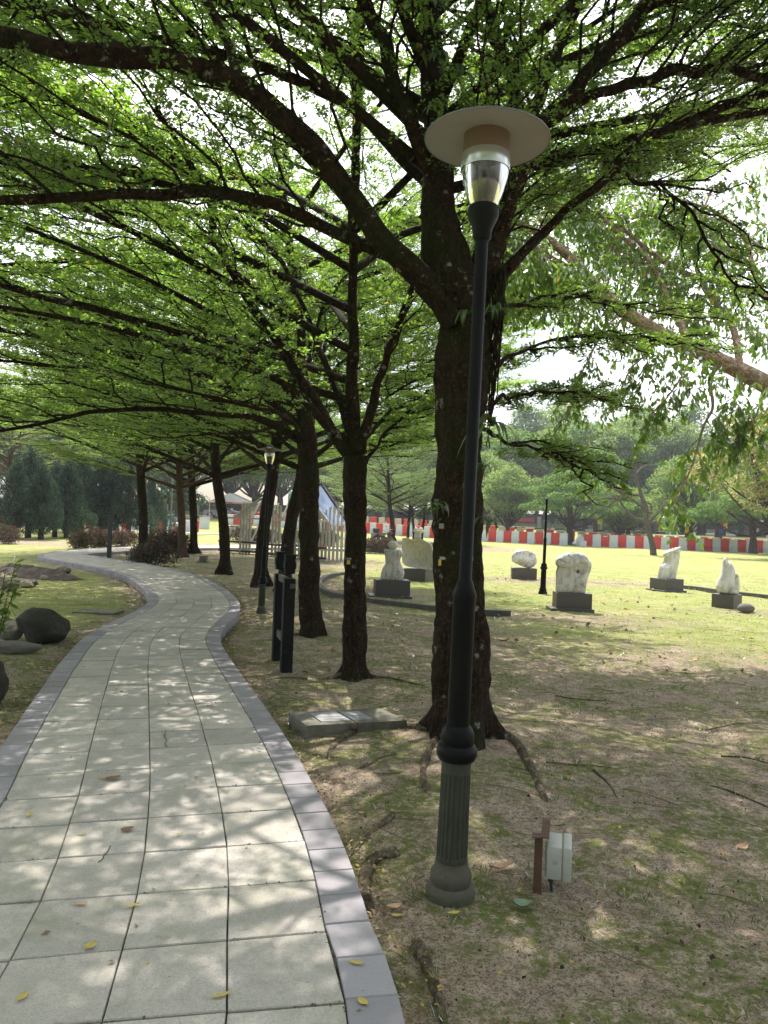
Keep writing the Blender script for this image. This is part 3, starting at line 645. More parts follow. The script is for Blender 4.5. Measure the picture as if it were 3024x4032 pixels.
for az, r_, z0, z1 in [(2.7, 5.5, 3.6, 5.6), (3.3, 5.5, 4, 6), (2.2, 5, 4.4, 6.5), (1.2, 4.5, 4, 6), (.3, 4.2, 4.2, 5.6), (-.6, 3.6, 4.4, 6), (1.8, 5, 3.4, 5), (3.8, 4.5, 4.6, 6.5), (-1.5, 3, 5.2, 7), (2.95, 6, 2.7, 4.0), (3.5, 5.5, 3.2, 4.8), (2.4, 6, 2.9, 4.3)]:
    b = np.array([-.2, 7.5, z0]); hd = np.array([math.cos(az), math.sin(az), 0])
    ex2.append([tuple(b), tuple(b + hd * r_ * .4 + [0, 0, (z1 - z0) * .55]), tuple(b + hd * r_ * .75 + [0, 0, (z1 - z0) * .85]), tuple(b + hd * r_ + [0, 0, z1 - z0])])
T2, T2LS, T2B = big_tree('shade_tree', [(765, 1462), (765, 1300, 7.51), (768, 1150, 7.5), (768, 1040, 7.5), (768, 985, 7.5)], [.115, .105, .10, .11, .115], T2L,
    'slender forked tree with yellow tag, between the dark posts and the big tree', 17, 10, 11, 4, 31, ex2, .042, .022, 1.45, .46,
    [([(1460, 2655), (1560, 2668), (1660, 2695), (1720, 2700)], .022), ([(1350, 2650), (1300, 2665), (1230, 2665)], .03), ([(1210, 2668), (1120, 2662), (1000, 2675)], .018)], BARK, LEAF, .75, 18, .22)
T3L = [
 ([(665, 960, 10.07), (655, 800, 10.1), (640, 650, 10.1), (620, 480, 10.1), (600, 300, 10.1)], [.08, .06, .05, .04, .02]),
 ([(660, 960, 10.07), (560, 905, 9.8), (420, 890, 9.3), (250, 885, 8.8), (80, 915, 8.3), (-100, 950, 7.9)], [.055, .034, .028, .022, .012]),
 ([(655, 930, 10.07), (560, 850, 10.0), (430, 810, 9.7), (280, 790, 9.3), (100, 790, 8.9), (-80, 770, 8.6)], [.05, .03, .026, .02, .012]),
 ([(655, 900, 10.07), (580, 790, 10.2), (460, 720, 10.2), (300, 690, 10.1), (120, 690, 10.0), (-60, 660, 9.9)], [.05, .03, .024, .018, .012]),
 ([(660, 860, 10.07), (610, 700, 10.3), (520, 600, 10.4), (380, 530, 10.4), (200, 480, 10.4), (0, 450, 10.4)], [.045, .03, .024, .018, .01]),
 ([(672, 880, 10.1), (720, 800, 10.3), (800, 740, 10.7), (900, 700, 11.2)], [.035, .022, .016, .008]),
 ([(660, 800, 10.1), (690, 690, 10.2), (740, 600, 10.3), (820, 520, 10.4)], [.03, .022, .016, .008]),
 ([(655, 950, 10.07), (620, 900, 9.0), (540, 880, 8.0), (420, 850, 7.2), (300, 820, 6.6)], [.03, .022, .016, .008]),
 ([(670, 900, 10.1), (560, 930, 11.5), (430, 940, 12.8), (300, 950, 14)], [.03, .02, .014, .008]),
]
ex3 = []
for az, r_, z0, z1 in [(3.0, 5.5, 4.6, 6.6), (2.4, 5.5, 5, 7), (3.6, 5, 5.2, 7), (1.6, 4.5, 4.6, 6.4), (.7, 4.2, 4.4, 6), (0, 4, 4.8, 6.2), (2.7, 5.6, 5.8, 8), (-.8, 3.6, 5.4, 7), (3.1, 6.5, 3.0, 4.2), (2.8, 6.5, 3.3, 4.6), (3.6, 5.5, 3.6, 5.1)]:
    b = np.array([-.95, 10.1, z0]); hd = np.array([math.cos(az), math.sin(az), 0])
    ex3.append([tuple(b), tuple(b + hd * r_ * .4 + [0, 0, (z1 - z0) * .55]), tuple(b + hd * r_ * .75 + [0, 0, (z1 - z0) * .85]), tuple(b + hd * r_ + [0, 0, z1 - z0])])
T3, T3LS, T3B = big_tree('shade_tree', [(672, 1372), (668, 1250, 10.07), (667, 1100, 10.07), (668, 1020, 10.07), (662, 940, 10.07), (655, 880, 10.1)], [.15, .135, .125, .14, .13, .09], T3L,
    'mossy green trunk tree just behind the dark post frame, third from the camera', 15, 9, 11, 4, 41, ex3, .047, .025, 1.5, .5, [([(1170, 2495), (1120, 2500), (1060, 2490)], .03)], BARK, LEAF, .45, 18, .3)
UA = umbrella_meshes('umbrella_a', 3, 5.6, 2.6, 6.8, 17, 15, 11, 11, 4, .058, .030, .14)
UB = umbrella_meshes('umbrella_b', 8, 5.2, 2.4, 6.2, 16, 15, 11, 11, 4, .058, .030, .13)
for nm, me_, rz, sc, lb in [('T4', UA, 1.0, 1.0, 'dark slender tree directly left of the mossy trunk, behind the dark posts'), ('T5', UB, 2.2, 1.12, 'mossy tree trunk rising right behind the second lamp post'),
                            ('T6', UA, 4.1, 1.0, 'tree with pale green root flare to the left of the second lamp'), ('T7', UB, .4, 1.15, 'leaning slender tree right of the burgundy hedge, by the timber shelter'),
                            ('T8', UB, 5.2, 1.22, 'stout double-stemmed tree rising out of the round burgundy shrub')]:
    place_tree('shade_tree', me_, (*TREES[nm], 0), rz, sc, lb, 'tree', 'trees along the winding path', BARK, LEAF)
g = G(590, 2216); place_tree('shade_tree', UA, (g[0] + .1, 26.6, 0), 3.3, .95, 'thinner pale-barked tree close behind the burgundy shrub, right of the double stem', 'tree', 'trees along the winding path', BARK2, LEAF)
# more of the grove over and left of the path, and unseen trees added behind the photographer to shade the trunks
more = [(-11.8, 17.5, 2.6, UA, 1.1, None), (-14.5, 30, 1.2, UB, 1.2, None)]
UC = umbrella_meshes('umbrella_c', 17, 5.6, 3.0, 6.5, 14, 12, 8, 7, 3, .10, .055, .15)
place_tree('shade_tree', UC, (1.6, -5.2, 0), .6, 1.1, 'unseen tree added behind the photographer to darken the trunk fronts', 'tree', 'trees along the winding path', BARK, LEAF)
place_tree('shade_tree', UC, (-5.8, -3.0, 0), 2.0, 1.15, 'unseen tree added behind and left of the photographer for shade', 'tree', 'trees along the winding path', BARK, LEAF)
place_tree('shade_tree', UC, (-8.3, 9.5, 0), 3.2, 1.15, 'tree outside the left edge, its branches reaching over the lawn', 'tree', 'trees along the winding path', BARK, LEAF)
g = G(25, 2089); place_tree('shade_tree', UB, (g[0], g[1], 0), 1.5, 1.5, 'lone brown trunk at the far left edge beyond the lawn', 'tree', None, BARK2, LEAF_MID)

# ------------------------------------------------------------------ street lamps
DARKG = mat_simple('paint_dark_green', (.007, .0075, .0075), .42, var=.3, scale=6, dirt=(.016, .02, .012), dirtf=.4, spec=.1)
FLUTE = mat_simple('weathered_green_cast', (.038, .044, .029), .75, var=.25, scale=9, dirt=(.02, .022, .018), dirtf=.7, bump=.3, bs=60)
FOOTM = mat_simple('cast_foot_stone', (.08, .077, .056), .85, var=.2, scale=14, dirt=(.05, .055, .03), dirtf=.8, bump=.5, bs=70)
HATM = mat_simple('hat_underside_white', (.33, .315, .30), .6, var=.06, scale=5, dirt=(.28, .23, .18), dirtf=.5)
BANDM = mat_simple('satin_metal_band', (.62, .64, .60), .22, metal=.75, var=.08)
DIFFM = mat_simple('aged_tan_diffuser', (.17, .115, .07), .45, var=.12, scale=4)
t = NT('clear_glass_bowl'); g1 = t.n('BsdfGlossy'); g1.inputs['Roughness'].default_value = .06; g1.inputs[0].default_value = (.9, .92, .9, 1)
tr = t.n('BsdfTransparent'); tr.inputs[0].default_value = (.80, .84, .78, 1); fr = t.n('Fresnel'); fr.inputs[0].default_value = 1.5
mx = t.n('MixShader'); t.l(t.math('ADD', t.math('MULTIPLY', fr.outputs[0], 1.2), .06), mx.inputs[0]); t.l(tr.outputs[0], mx.inputs[1]); t.l(g1.outputs[0], mx.inputs[2]); GLASS = t.done(mx.outputs[0])
def lamp(base, axis, scale, label, head=True, group='lamp posts in the park'):
    q = Vector(axis).to_track_quat('Z', 'Y').to_euler()
    o = thing('street_lamp', base, 0, label, 'street lamp', group, rot=q, scale=scale)
    MB().lathe([(.100, -.05), (.101, .014), (.095, .040), (.080, .050), (.082, .058), (.085, .078), (.082, .098), (.070, .114), (.066, .14)], 40).build('foot', FOOTM if head else DARKG, o, True, 50)
    MB().lathe([(.064, .139), (.0635, .16), (.0635, .165), (.060, .49), (.060, .50), (.0595, .545)], 80, (.163, .492, .0045)).build('fluted_shaft', FLUTE if head else DARKG, o, True, 20)
    MB().lathe([(.060, .545), (.074, .55), (.083, .57), (.083, .59), (.074, .607), (.066, .612), (.069, .63), (.066, .66), (.052, .685), (.046, .69)], 40).build('collar', DARKG, o, True, 40)
    ru = .046 if head else .036
    MB().lathe([(ru, .688), (ru, 1.20), (ru + .004, 1.215), (.030, 1.275), (.026, 1.28), (.026, 2.13 if not head else 2.70)], 32).build('pole', DARKG, o, True, 40)
    b = MB(); b.box((.066, 0, .45), (.012, .045, .09), None, .003); b.build('access_hatch', DARKG, o); b = MB(); b.cyl((.060, 0, .24), (.074, 0, .24), .012); b.build('bolt', DARKG, o)
    if not head:
        MB().lathe([(.026, 2.12), (.034, 2.13), (.034, 2.15), (.022, 2.165), (.028, 2.18), (.0, 2.20)], 24).build('cap', DARKG, o, True); return o
    MB().lathe([(.027, 2.66), (.038, 2.675), (.038, 2.70), (.044, 2.72), (.061, 2.755), (.064, 2.77), (.064, 2.795), (.058, 2.803), (.05, 2.804)], 40).build('neck', DARKG, o, True, 40)
    MB().lathe([(.054, 2.803), (.062, 2.82), (.078, 2.865), (.090, 2.91), (.0965, 2.95), (.0975, 2.957)], 48, None, False).build('glass_bowl', GLASS, o, True, 60).data.polygons[0].use_smooth = True
    MB().lathe([(.0995, 2.948), (.1005, 2.952), (.0995, 3.008), (.098, 3.012), (.094, 3.012)], 48, None, False).build('metal_band', BANDM, o, True, 40)
    MB().lathe([(.0945, 3.010), (.0945, 3.098)], 48).build('diffuser', DIFFM, o, True, 60)
    b = MB(); b.lathe([(.0, 2.80), (.036, 2.81), (.046, 2.83), (.050, 2.90), (.042, 2.915), (.0, 2.916)], 24); b.build('lamp_holder', mat_simple('holder_dark', (.06, .055, .055), .5), o, True)
    b = MB(); b.lathe([(.0945, 3.092), (.10, 3.094), (.252, 3.072), (.2535, 3.0735)], 64, None, False); hb = b.build('hat_underside', HATM, o, True, 60)
    b = MB(); b.lathe([(.2540, 3.0745), (.2545, 3.070), (.2560, 3.074), (.2545, 3.079), (.15, 3.10), (.07, 3.125), (.060, 3.150), (.035, 3.175), (.0, 3.182)], 64, None, False); b.build('hat', mat_simple('hat_grey_paint', (.13, .135, .13), .6), o, True, 50)
    return o
def axis_from(bx, by, tx, ty, Y):
    b = G(bx, by); a = P(tx, ty, Y) - b; return a / np.linalg.norm(a)
b1 = G(1770, 3562); lamp(b1 + [0, 0, float(gz(b1[0], b1[1]))], axis_from(1770, 3562, 1916, 581, b1[1] - .01), 1.0, 'nearest lamp post, fluted green base, wide pale disc hat and clear glass bowl')
b2 = G(1028, 2413); lamp(b2, axis_from(1028, 2413, 1063, 1770, b2[1]), .85, 'lamp post with dark hat standing beside the path bend, left of the dark posts')
b3 = G(2137, 2335); lamp(b3, (0.012, 0, 1), 1.0, 'short black lamp pole without a lamp head, on the lawn among the sculptures', False)
SMALLP = mat_simple('dark_metal', (.03, .035, .04), .5)
for px, py, h, lb in [(852 * .603 + 0, 0, 0, '')][:0]: pass
g = G(429, 2197); o = thing('bollard_light', g, 0, 'square black bollard standing inside the hairpin of the path', 'bollard')
b = MB(); b.box((0, 0, .65), (.12, .12, 1.3), None, .006); b.build('post', SMALLP, o); b = MB(); b.box((0, 0, 1.34), (.15, .15, .07), None, .01); b.box((0, 0, 1.22), (.128, .128, .03)); b.build('cap', SMALLP, o)
g = G(648, 2111); o = thing('bollard_light', g, 0, 'plain dark square column in front of the blue container', 'bollard'); b = MB(); b.box((0, 0, .8), (.22, .22, 1.75)); b.build('post', SMALLP, o)
g = G(670, 2113); o = thing('street_lamp', g, 0, 'thin grey lamp mast in front of the blue container', 'street lamp', 'lamp posts in the park')
MB().lathe([(.16, 0), (.16, .25), (.12, .3), (.12, .55), (.16, .6), (.07, .7), (.06, 1.5), (.05, 3.6), (.08, 3.65), (.0, 3.9)], 16).build('pole', mat_simple('mast_grey', (.16, .2, .18), .6), o, True)
g = G(694, 2108); o = thing('garden_spotlight', g, 0, 'low mushroom-shaped garden light by the far footpath', 'garden light')
MB().lathe([(.05, 0), (.04, .55), (.10, .6)], 12).build('stem', SMALLP, o, True); MB().lathe([(.10, .6), (.30, .70), (.24, .84), (0, .92)], 16).build('hood', mat_simple('hood_grey', (.35, .35, .36), .5), o, True)

# ------------------------------------------------------------------ empty sign frame: two dark posts
TIMB = mat_simple('dark_stained_timber', (.010, .011, .011), .7, var=.3, scale=12, bump=.3, dirt=(.03, .033, .03), dirtf=.25, bs=50, spec=.2)
pf = G(1126, 2643); pr = G(1091, 2598); ax = Vector((pr - pf).tolist()); ang = math.atan2(ax.x, ax.y)
o = thing('sign_frame', pf, -ang, 'pair of square dark timber posts joined by two rails, beside the path', 'sign frame')
D = ax.length
for y0, hh in ((0, 1.17), (D, 1.17)):
    b = MB(); b.box((0, y0, hh / 2 - .12 - .06), (.112, .112, hh - .12), None, .003); b.box((0, y0, hh - .16 - .005), (.098, .098, .05)); b.box((0, y0, hh - .105), (.114, .114, .075), None, .004); b.box((0, y0, hh - .05), (.098, .098, .045)); b.box((0, y0, hh - .015), (.112, .112, .034), None, .006)
    b.build('post', TIMB, o)
RAILM = mat_simple('rail_grey_timber', (.07, .075, .075), .7, var=.2, bump=.2)
for z in (.90, .30): b = MB(); b.box((-.01, D / 2, z), (.035, D - .114, .07)); b.build('rail', RAILM, o)
b = MB(); b.box((.02, -.085, .86), (.045, .055, .045), None, .003); b.build('rail_end', RAILM, o)
b = MB(); b.cyl((-.02, D * .35, .86), (-.02, D * .2, .33), .0025, seg=6); b.build('wire', BANDM, o)

# ------------------------------------------------------------------ manhole slab and junction box
CONC = mat_simple('old_concrete', (.17, .16, .13), .92, var=.2, scale=10, dirt=(.05, .052, .03), dirtf=.9, bump=.6, bs=45)
c4 = [G(1138, 2804, .11), G(1206, 2857, .11), G(1602, 2836, .11), G(1500, 2789, .11)]
cx = sum(c4) / 4; o = thing('inspection_cover', (cx[0], cx[1], 0), 0, 'raised mossy concrete slab with pale inset tiles beside the path', 'inspection cover')
def quad_prism(b, q, z0, z1):
    lo = [b.bm.verts.new((p[0] - cx[0], p[1] - cx[1], z0)) for p in q]; hi = [b.bm.verts.new((p[0] - cx[0], p[1] - cx[1], z1)) for p in q]
    b.bm.faces.new(lo[::-1]); b.bm.faces.new(hi)
    for i in range(4): b.bm.faces.new((lo[i], lo[(i + 1) % 4], hi[(i + 1) % 4], hi[i]))
def qi(u, v): return (c4[1] * (1 - u) + c4[2] * u) * (1 - v) + (c4[0] * (1 - u) + c4[3] * u) * v
def qr(u0, v0, u1, v1): return [qi(u0, v0), qi(u1, v0), qi(u1, v1), qi(u0, v1)]
b = MB(); quad_prism(b, qr(0, 0, .485, 1), -.05, .098); quad_prism(b, qr(.50, 0, 1, 1), -.05, .098)
quad_prism(b, qr(0, 0, .17, 1), .098, .11); quad_prism(b, qr(.17, 0, .485, .18), .098, .11); quad_prism(b, qr(.17, .86, .485, 1), .098, .11); 
quad_prism(b, qr(.50, 0, .72, .18), .098, .11); quad_prism(b, qr(.50, .86, .72, 1), .098, .11); quad_prism(b, qr(.725, 0, 1, .5), .098, .11); quad_prism(b, qr(.725, .51, 1, 1), .098, .11); b.build('slab', CONC, o)
TILEM = mat_simple('inset_tile', (.29, .29, .31), .8, var=.12, scale=20, dirt=(.15, .14, .11), dirtf=.8)
for u0, u1 in ((.185, .475), (.51, .71)):
    for v0, v1 in ((.20, .50), (.53, .84)):
        b = MB(); quad_prism(b, qr(u0, v0, u1, v1), .099, .112); b.build('inset_tile', TILEM, o)
b = MB(); pz = qi(.47, .02) - cx; b.sph((pz[0], pz[1] - .01, .085), .026, 12); b.build('lifting_eye', mat_simple('rusty_eye', (.12, .07, .05), .8), o, True)
BOXM = mat_simple('grey_plastic', (.42, .43, .40), .55, var=.07, scale=6, dirt=(.25, .25, .20), dirtf=.45)
RUST = mat_simple('rusty_angle_iron', (.10, .055, .035), .85, var=.3, scale=25, dirt=(.17, .14, .10), dirtf=.7, bump=.4)
g = G(2115, 3553); gzz = float(gz(g[0], g[1])); o = thing('junction_box', (g[0], g[1], gzz), R(-14), 'small grey plastic electrical box on a rusty angle iron stake', 'electrical box')
b = MB(); b.box((0, 0, .10), (.030, .005, .26)); b.box((-.0155, .014, .10), (.005, .03, .26)); b.build('stake', RUST, o)
b = MB(); b.box((.024, .085, .236), (.032, .215, .005)); b.box((.0085, .085, .222), (.004, .215, .024)); b.build('bracket', RUST, o); b = MB(); b.box((-.008, .0, .2325), (.040, .05, .004)); b.build('cap_plate', RUST, o)
b = MB(); b.box((.063, .085, .125), (.062, .16, .135), None, .006); b.build('box_body', BOXM, o, True)
b = MB(); b.box((.1145, .085, .125), (.036, .167, .141), None, .008); b.build('lid', BOXM, o, True)
b = MB(); b.cyl((.066, .0062, .13), (.066, .0042, .13), .0105, seg=24); b.build('knockout', mat_simple('grey_plastic_dark', (.34, .35, .32), .6), o, True)
b = MB(); b.cyl((.05, .045, .06), (.05, .045, .035), .012, seg=12); b.cyl((.05, .045, .04), (.062, .045, -.06), .006, seg=8); b.build('cable', SMALLP, o, True)
b = MB(); b.box((.030, .06, .12), (.010, .09, .11)); b.build('old_mortar', mat_simple('mortar_flaking', (.3, .29, .27), .95, var=.6, scale=40, bump=.8), o)

# ------------------------------------------------------------------ sculptures on granite plinths
GRAN = mat_simple('dark_granite', (.085, .077, .073), .5, var=.25, scale=120, dirt=(.16, .15, .14), dirtf=.4)
def mat_marble(name, vein, tint=(.66, .645, .62), stain=.3, vs=9):
    t = NT(name); v = t.coord('Object'); nz_ = t.n('TexNoise'); nz_.inputs['Scale'].default_value = 5; nz_.inputs['Detail'].default_value = 4; t.l(v, nz_.inputs['Vector'])
    va = t.n('VectorMath', operation='MULTIPLY_ADD'); t.l(nz_.outputs['Color'], va.inputs[0]); va.inputs[1].default_value = (.18,) * 3; t.l(v, va.inputs[2])
    e = t.vor(va.outputs[0], vs, 'DISTANCE_TO_EDGE'); m = t.math('MULTIPLY', t.ramp(e, .10, .02), t.ramp(t.noise(v, 3.1, 3), .42, .58))
    c = t.mix(t.math('MULTIPLY', m, vein), tint, (.20, .20, .23)); c = t.mix(t.math('MULTIPLY', t.ramp(t.noise(v, 2.2, 5, .6), .45, .7), stain), c, (.45, .37, .24))
    c = t.mix(t.ramp(t.noise(t.coord('Object', (7, 7, 1.2)), 3, 5, .65), .50, .62, 0, .55), c, (.27, .27, .275))
    return t.done(t.principled(c, .6, normal=t.bump(t.noise(v, 60, 3), .25, .004), spec=.3))
MAR = mat_marble('white_marble', .75, vs=5); MARV = mat_marble('veined_marble', .95, (.60, .58, .53), .3, 13); MARC = mat_marble('cream_marble', .15, (.66, .62, .55), .2)
def loft(levels, n=72, m=60, sub=None, power=2.4):
    """levels: (z, x0, x1, y0, y1)"""
    Lv = resample([tuple(l) for l in levels], m); a = np.linspace(0, 2 * math.pi, n, endpoint=False)
    ca, sa = np.cos(a), np.sin(a); e = 2 / power; cx_ = np.sign(ca) * np.abs(ca) ** e; sy = np.sign(sa) * np.abs(sa) ** e
    V = []
    for z, x0, x1, y0, y1 in Lv: V.append(np.stack([(x0 + x1) / 2 + (x1 - x0) / 2 * cx_, (y0 + y1) / 2 + (y1 - y0) / 2 * sy, np.full(n, z)], 1))
    V = np.concatenate(V); idx = np.arange(n * m).reshape(m, n)
    F = np.stack([idx[:-1], np.roll(idx[:-1], -1, 1), np.roll(idx[1:], -1, 1), idx[1:]], -1).reshape(-1, 4)
    return V, [F, idx[0, ::-1][None], idx[-1][None]]
def sculpture(px, py, rz, psize, slab, label, parts, prz=None):
    g = G(px, py); d = Vector((g[0], g[1], 0)).normalized(); w, dp, h = psize
    o = thing('stone_plinth', (g[0], g[1] + dp / 2, 0), R(rz if prz is None else prz), 'dark granite block under the ' + label[1], 'plinth')
    b = MB(); b.box((0, 0, (h + slab) / 2 - .02), (w, dp, h + slab + .04 - .0), None, .004); b.build('block', GRAN, o)
    if slab: b = MB(); b.box((-.04, -.03, slab / 2 - .02), (w * 1.22, dp * 1.2, slab + .04), None, .004); b.build('base_slab', GRAN, o)
    s = thing('stone_sculpture', (g[0], g[1] + dp / 2, h + slab + .002), R(rz), label[0], 'sculpture')
    for nm, V, F, mt in parts: link(nm, mesh_np(nm, V, F, True), mt, s)
    return s
def crop(l, s, cx_, cy): return [((cy - y) * s, (x0 - cx_) * s, (x1 - cx_) * s) for y, x0, x1 in l]
# torso with a ball head
k = .00099; lv = crop([(1250, 515, 965), (1180, 510, 990), (1080, 530, 1000), (1000, 560, 965), (930, 600, 930), (850, 595, 905), (780, 588, 930), (720, 572, 968), (660, 560, 955), (638, 590, 920), (628, 660, 850)], k, 745, 1250)
dep = [.16, .165, .15, .13, .115, .11, .115, .125, .12, .105, .06]
V, F = loft([(z, a, b, -d, d) for (z, a, b), d in zip(lv, dep)])
x = V[:, 0] / k + 745; y = 1250 - V[:, 2] / k; fr_ = V[:, 1] < 0
hx = 770 + (y - 960) * -.05; wdt = np.interp(y, [640, 700, 830, 960], [110, 118, 112, 0]); ins = np.clip((wdt - np.abs(x - hx)) / 28, 0, 1) * (y > 632) * (y < 962)
V[:, 1] -= np.where(fr_, ins ** .5 * .028, 0); ins2 = np.clip((55 - np.hypot((x - 915) * .9, (y - 740) * .55)) / 20, 0, 1); V[:, 1] -= np.where(fr_, ins2 ** .5 * .03, 0)
b = MB(); b.sph((0, 0, .705), .108, 32, (1, 1, .86)); 
s = sculpture(1541, 2352, -4, (.70, .52, .31), .03, ('stone torso with a round ball head, grey veined marble', 'veined torso sculpture with ball head'), [('torso', V, F, MARV)], 6)
b.build('head', MARC, s, True, 180)
# shell with bowl
k = .00125; out = np.array([(645, 372), (750, 365), (850, 392), (960, 372), (1050, 385), (1150, 425), (1238, 470), (1275, 570), (1305, 690), (1330, 800), (1338, 900), (1315, 1003), (1200, 1006), (1050, 992), (900, 975), (760, 950), (680, 900), (650, 800), (642, 650), (640, 500)], float)
oc = np.vstack([out, out[:1]]); ol = resample(oc, 97)[:-1]; X0, Z0 = (ol[:, 0] - 1000) * k, (1003 - ol[:, 1]) * k; c0 = np.array([.0, .36])
V = []; fr = [0, .12, .25, .4, .55, .7, .8, .87, .92, .96, 1.0]
def shy(f, zz): 
    y = -.02 - .17 * max(0, (f - .35)) ** 1.2 / .6
    return y
for f in fr:
    xx = X0 * f; zz = c0[1] + (Z0 - c0[1]) * f; low = np.clip(1 - zz / .25, 0, 1) * (f > .6)
    yy = np.full(96, .15 - .31 * f ** 3) - .10 * low
    V.append(np.stack([xx, yy, np.maximum(zz, 0)], 1))
V.append(np.stack([X0 * 1.0, np.full(96, -.10) - .08 * np.clip(1 - Z0 / .25, 0, 1), Z0], 1) * [1.012, 1, 1.008])
for f, y in ((1.0, .0), (.94, .14), (.75, .21), (.4, .24), (.0, .25)): V.append(np.stack([X0 * f, np.full(96, y), np.maximum(c0[1] + (Z0 - c0[1]) * f, 0)], 1))
m = len(V); V = np.concatenate(V); idx = np.arange(96 * m).reshape(m, 96); F = np.stack([idx[:-1], np.roll(idx[:-1], -1, 1), np.roll(idx[1:], -1, 1), idx[1:]], -1).reshape(-1, 4)
s = sculpture(1650, 2288, -8, (.70, .70, .30), .0, ('large ear-shaped hollow stone shell with a bowl of two eggs on top', 'ear-shaped shell sculpture'), [('shell', V, [F], MARC)], -27)
b = MB(); b.box((-.06, 0, .86), (.17, .14, .16), None, .02); b.build('neck', MAR, s, True)
b = MB(); b.lathe([(0, .925), (.08, .93), (.125, .965), (.142, 1.005), (.135, 1.01), (.11, .985), (0, .97)], 32); bo = b.build('bowl', MARC, s, True); bo.location = (-.04, 0, 0)
for dx in (-.065, .06): b = MB(); b.sph((dx - .04, 0, 1.035), .058, 20, (1.05, 1, .9)); b.build('egg', MARC, s, True, 180)
# low folded rock
bm = bmesh.new(); bmesh.ops.create_icosphere(bm, subdivisions=5, radius=1)
V = np.array([v.co[:] for v in bm.verts]); F = np.array([[v.index for v in f.verts] for f in bm.faces]); bm.free()
def rock(V, sc, seed, amp=.22, facets=9):
    r_ = np.random.default_rng(seed); W = V.copy(); N = norm(r_.normal(0, 1, (facets, 3))); 
    for n_ in N:
        d = W @ n_; c = r_.uniform(.62, .88); W = W - np.maximum(d - c, 0)[:, None] * n_[None] * .85
    nn = np.array([mnoise.noise(Vector(v * 1.6 + seed)) for v in V]); n3 = np.array([mnoise.noise(Vector(v * 6 + seed)) for v in V])
    W = W * (1 + amp * nn + amp * .18 * n3)[:, None] * np.array(sc); W[:, 2] -= W[:, 2].min(); return W
ICO = (V, F)
V = rock(ICO[0], (.36, .27, .29), 4, .16, 7); c = np.array([.15, -.25, .36]); d = np.linalg.norm(V - c, axis=1); V[:, 1] += np.clip(.19 - d, 0, 1) * .7
s = sculpture(2068, 2283, 0, (.70, .55, .32), .0, ('low rounded white stone with a scooped hollow, farthest left on the open lawn', 'low rounded white stone'), [('stone', V, F, MAR)], -6)
# profile slab with hole
k = .000802; lv = crop([(1105, 430, 1080), (1050, 424, 1095), (950, 420, 1110), (800, 424, 1135), (700, 417, 1160), (620, 420, 1190), (560, 442, 1208), (520, 436, 1212), (480, 402, 1216), (430, 398, 1205), (380, 400, 1185), (330, 425, 1140), (270, 510, 1100), (220, 590, 1055), (192, 650, 1005), (188, 720, 960)], k, 800, 1110)
dd = [.13, .14, .145, .145, .14, .135, .13, .135, .15, .155, .15, .14, .12, .09, .05, .01]
V, F = loft([(z, a, b, -d, d) for (z, a, b), d in zip(lv, dd)], 200, 130, power=3.4)
x = V[:, 0] / k + 800; y = 1110 - V[:, 2] / k; fr_ = (V[:, 1] < -.03)
brow = np.clip((np.interp(x, [400, 560, 700, 820, 900, 1050, 1150, 1220], [500, 560, 545, 500, 430, 430, 520, 700]) - y) / 40, 0, 1)
groove = .006 * np.sin(x / 17.) * np.clip((560 - y) / 120, 0, 1) * (x < 900) * (y > 260)
ridge = np.clip((y - np.interp(x, [420, 620, 760, 880, 1000, 1080], [945, 910, 860, 790, 700, 600])) / 14, 0, 1)
recess = .045 * (1 - brow) * (1 - ridge) * np.clip((1130 - x) / 120, 0, 1)
V[:, 1] += np.where(fr_, recess + groove, 0); hole = np.hypot(x - 900, y - 620) < 43; V[:, 1] += np.where(fr_ & hole, .14, 0)
s = sculpture(2262, 2408, -3, (.645, .42, .28), .05, ('tall marble slab like a face in profile, with a small round drilled hole', 'marble slab sculpture with a hole'), [('slab', V, F, MAR)], -2)
# scooped twisted slab
k = .00301; lv = crop([(305, 146, 303), (250, 150, 312), (200, 163, 321), (170, 180, 327), (140, 190, 331), (115, 184, 335), (100, 186, 337)], k, 225, 305)
dd = [.17, .17, .165, .15, .145, .15, .15]
V, F = loft([(z, a, b, -d, d) for (z, a, b), d in zip(lv, dd)], 96, 70, power=1.35)
u = np.clip(V[:, 2] / .617, 0, 1) ** 6; V[:, 2] += u * (np.clip((V[:, 0] + .12) / .45, 0, 1) ** .8) * .20 - u * .0
a_ = np.clip((V[:, 2] - .0) / .8, 0, 1); dent = np.clip(.13 - np.hypot(V[:, 0] + .09, (V[:, 2] - .42) * .8), 0, 1) * 1.1; V[:, 0] += np.where((V[:, 1] < 0.05), dent, 0)
top = V[-96:].mean(0) - [0, 0, .10]; rings = [V[-96:] * (1 - f) + top * f + [0, 0, 0] for f in (.12, .3, .6, .9)]; n0_ = len(V)
V = np.vstack([V] + rings); idx = np.arange(n0_ - 96, len(V)).reshape(-1, 96); F = [F[0], F[1], np.stack([idx[:-1], np.roll(idx[:-1], -1, 1), np.roll(idx[1:], -1, 1), idx[1:]], -1).reshape(-1, 4), idx[-1][None]]
F = [np.vstack([F[0], F[2]]), F[1], F[3]]
s = sculpture(2640, 2330, 3, (.60, .55, .28), .035, ('twisted marble column with a scooped slanting top, right part of the lawn', 'twisted marble column with scooped top'), [('column', V, F, MAR)], 24)
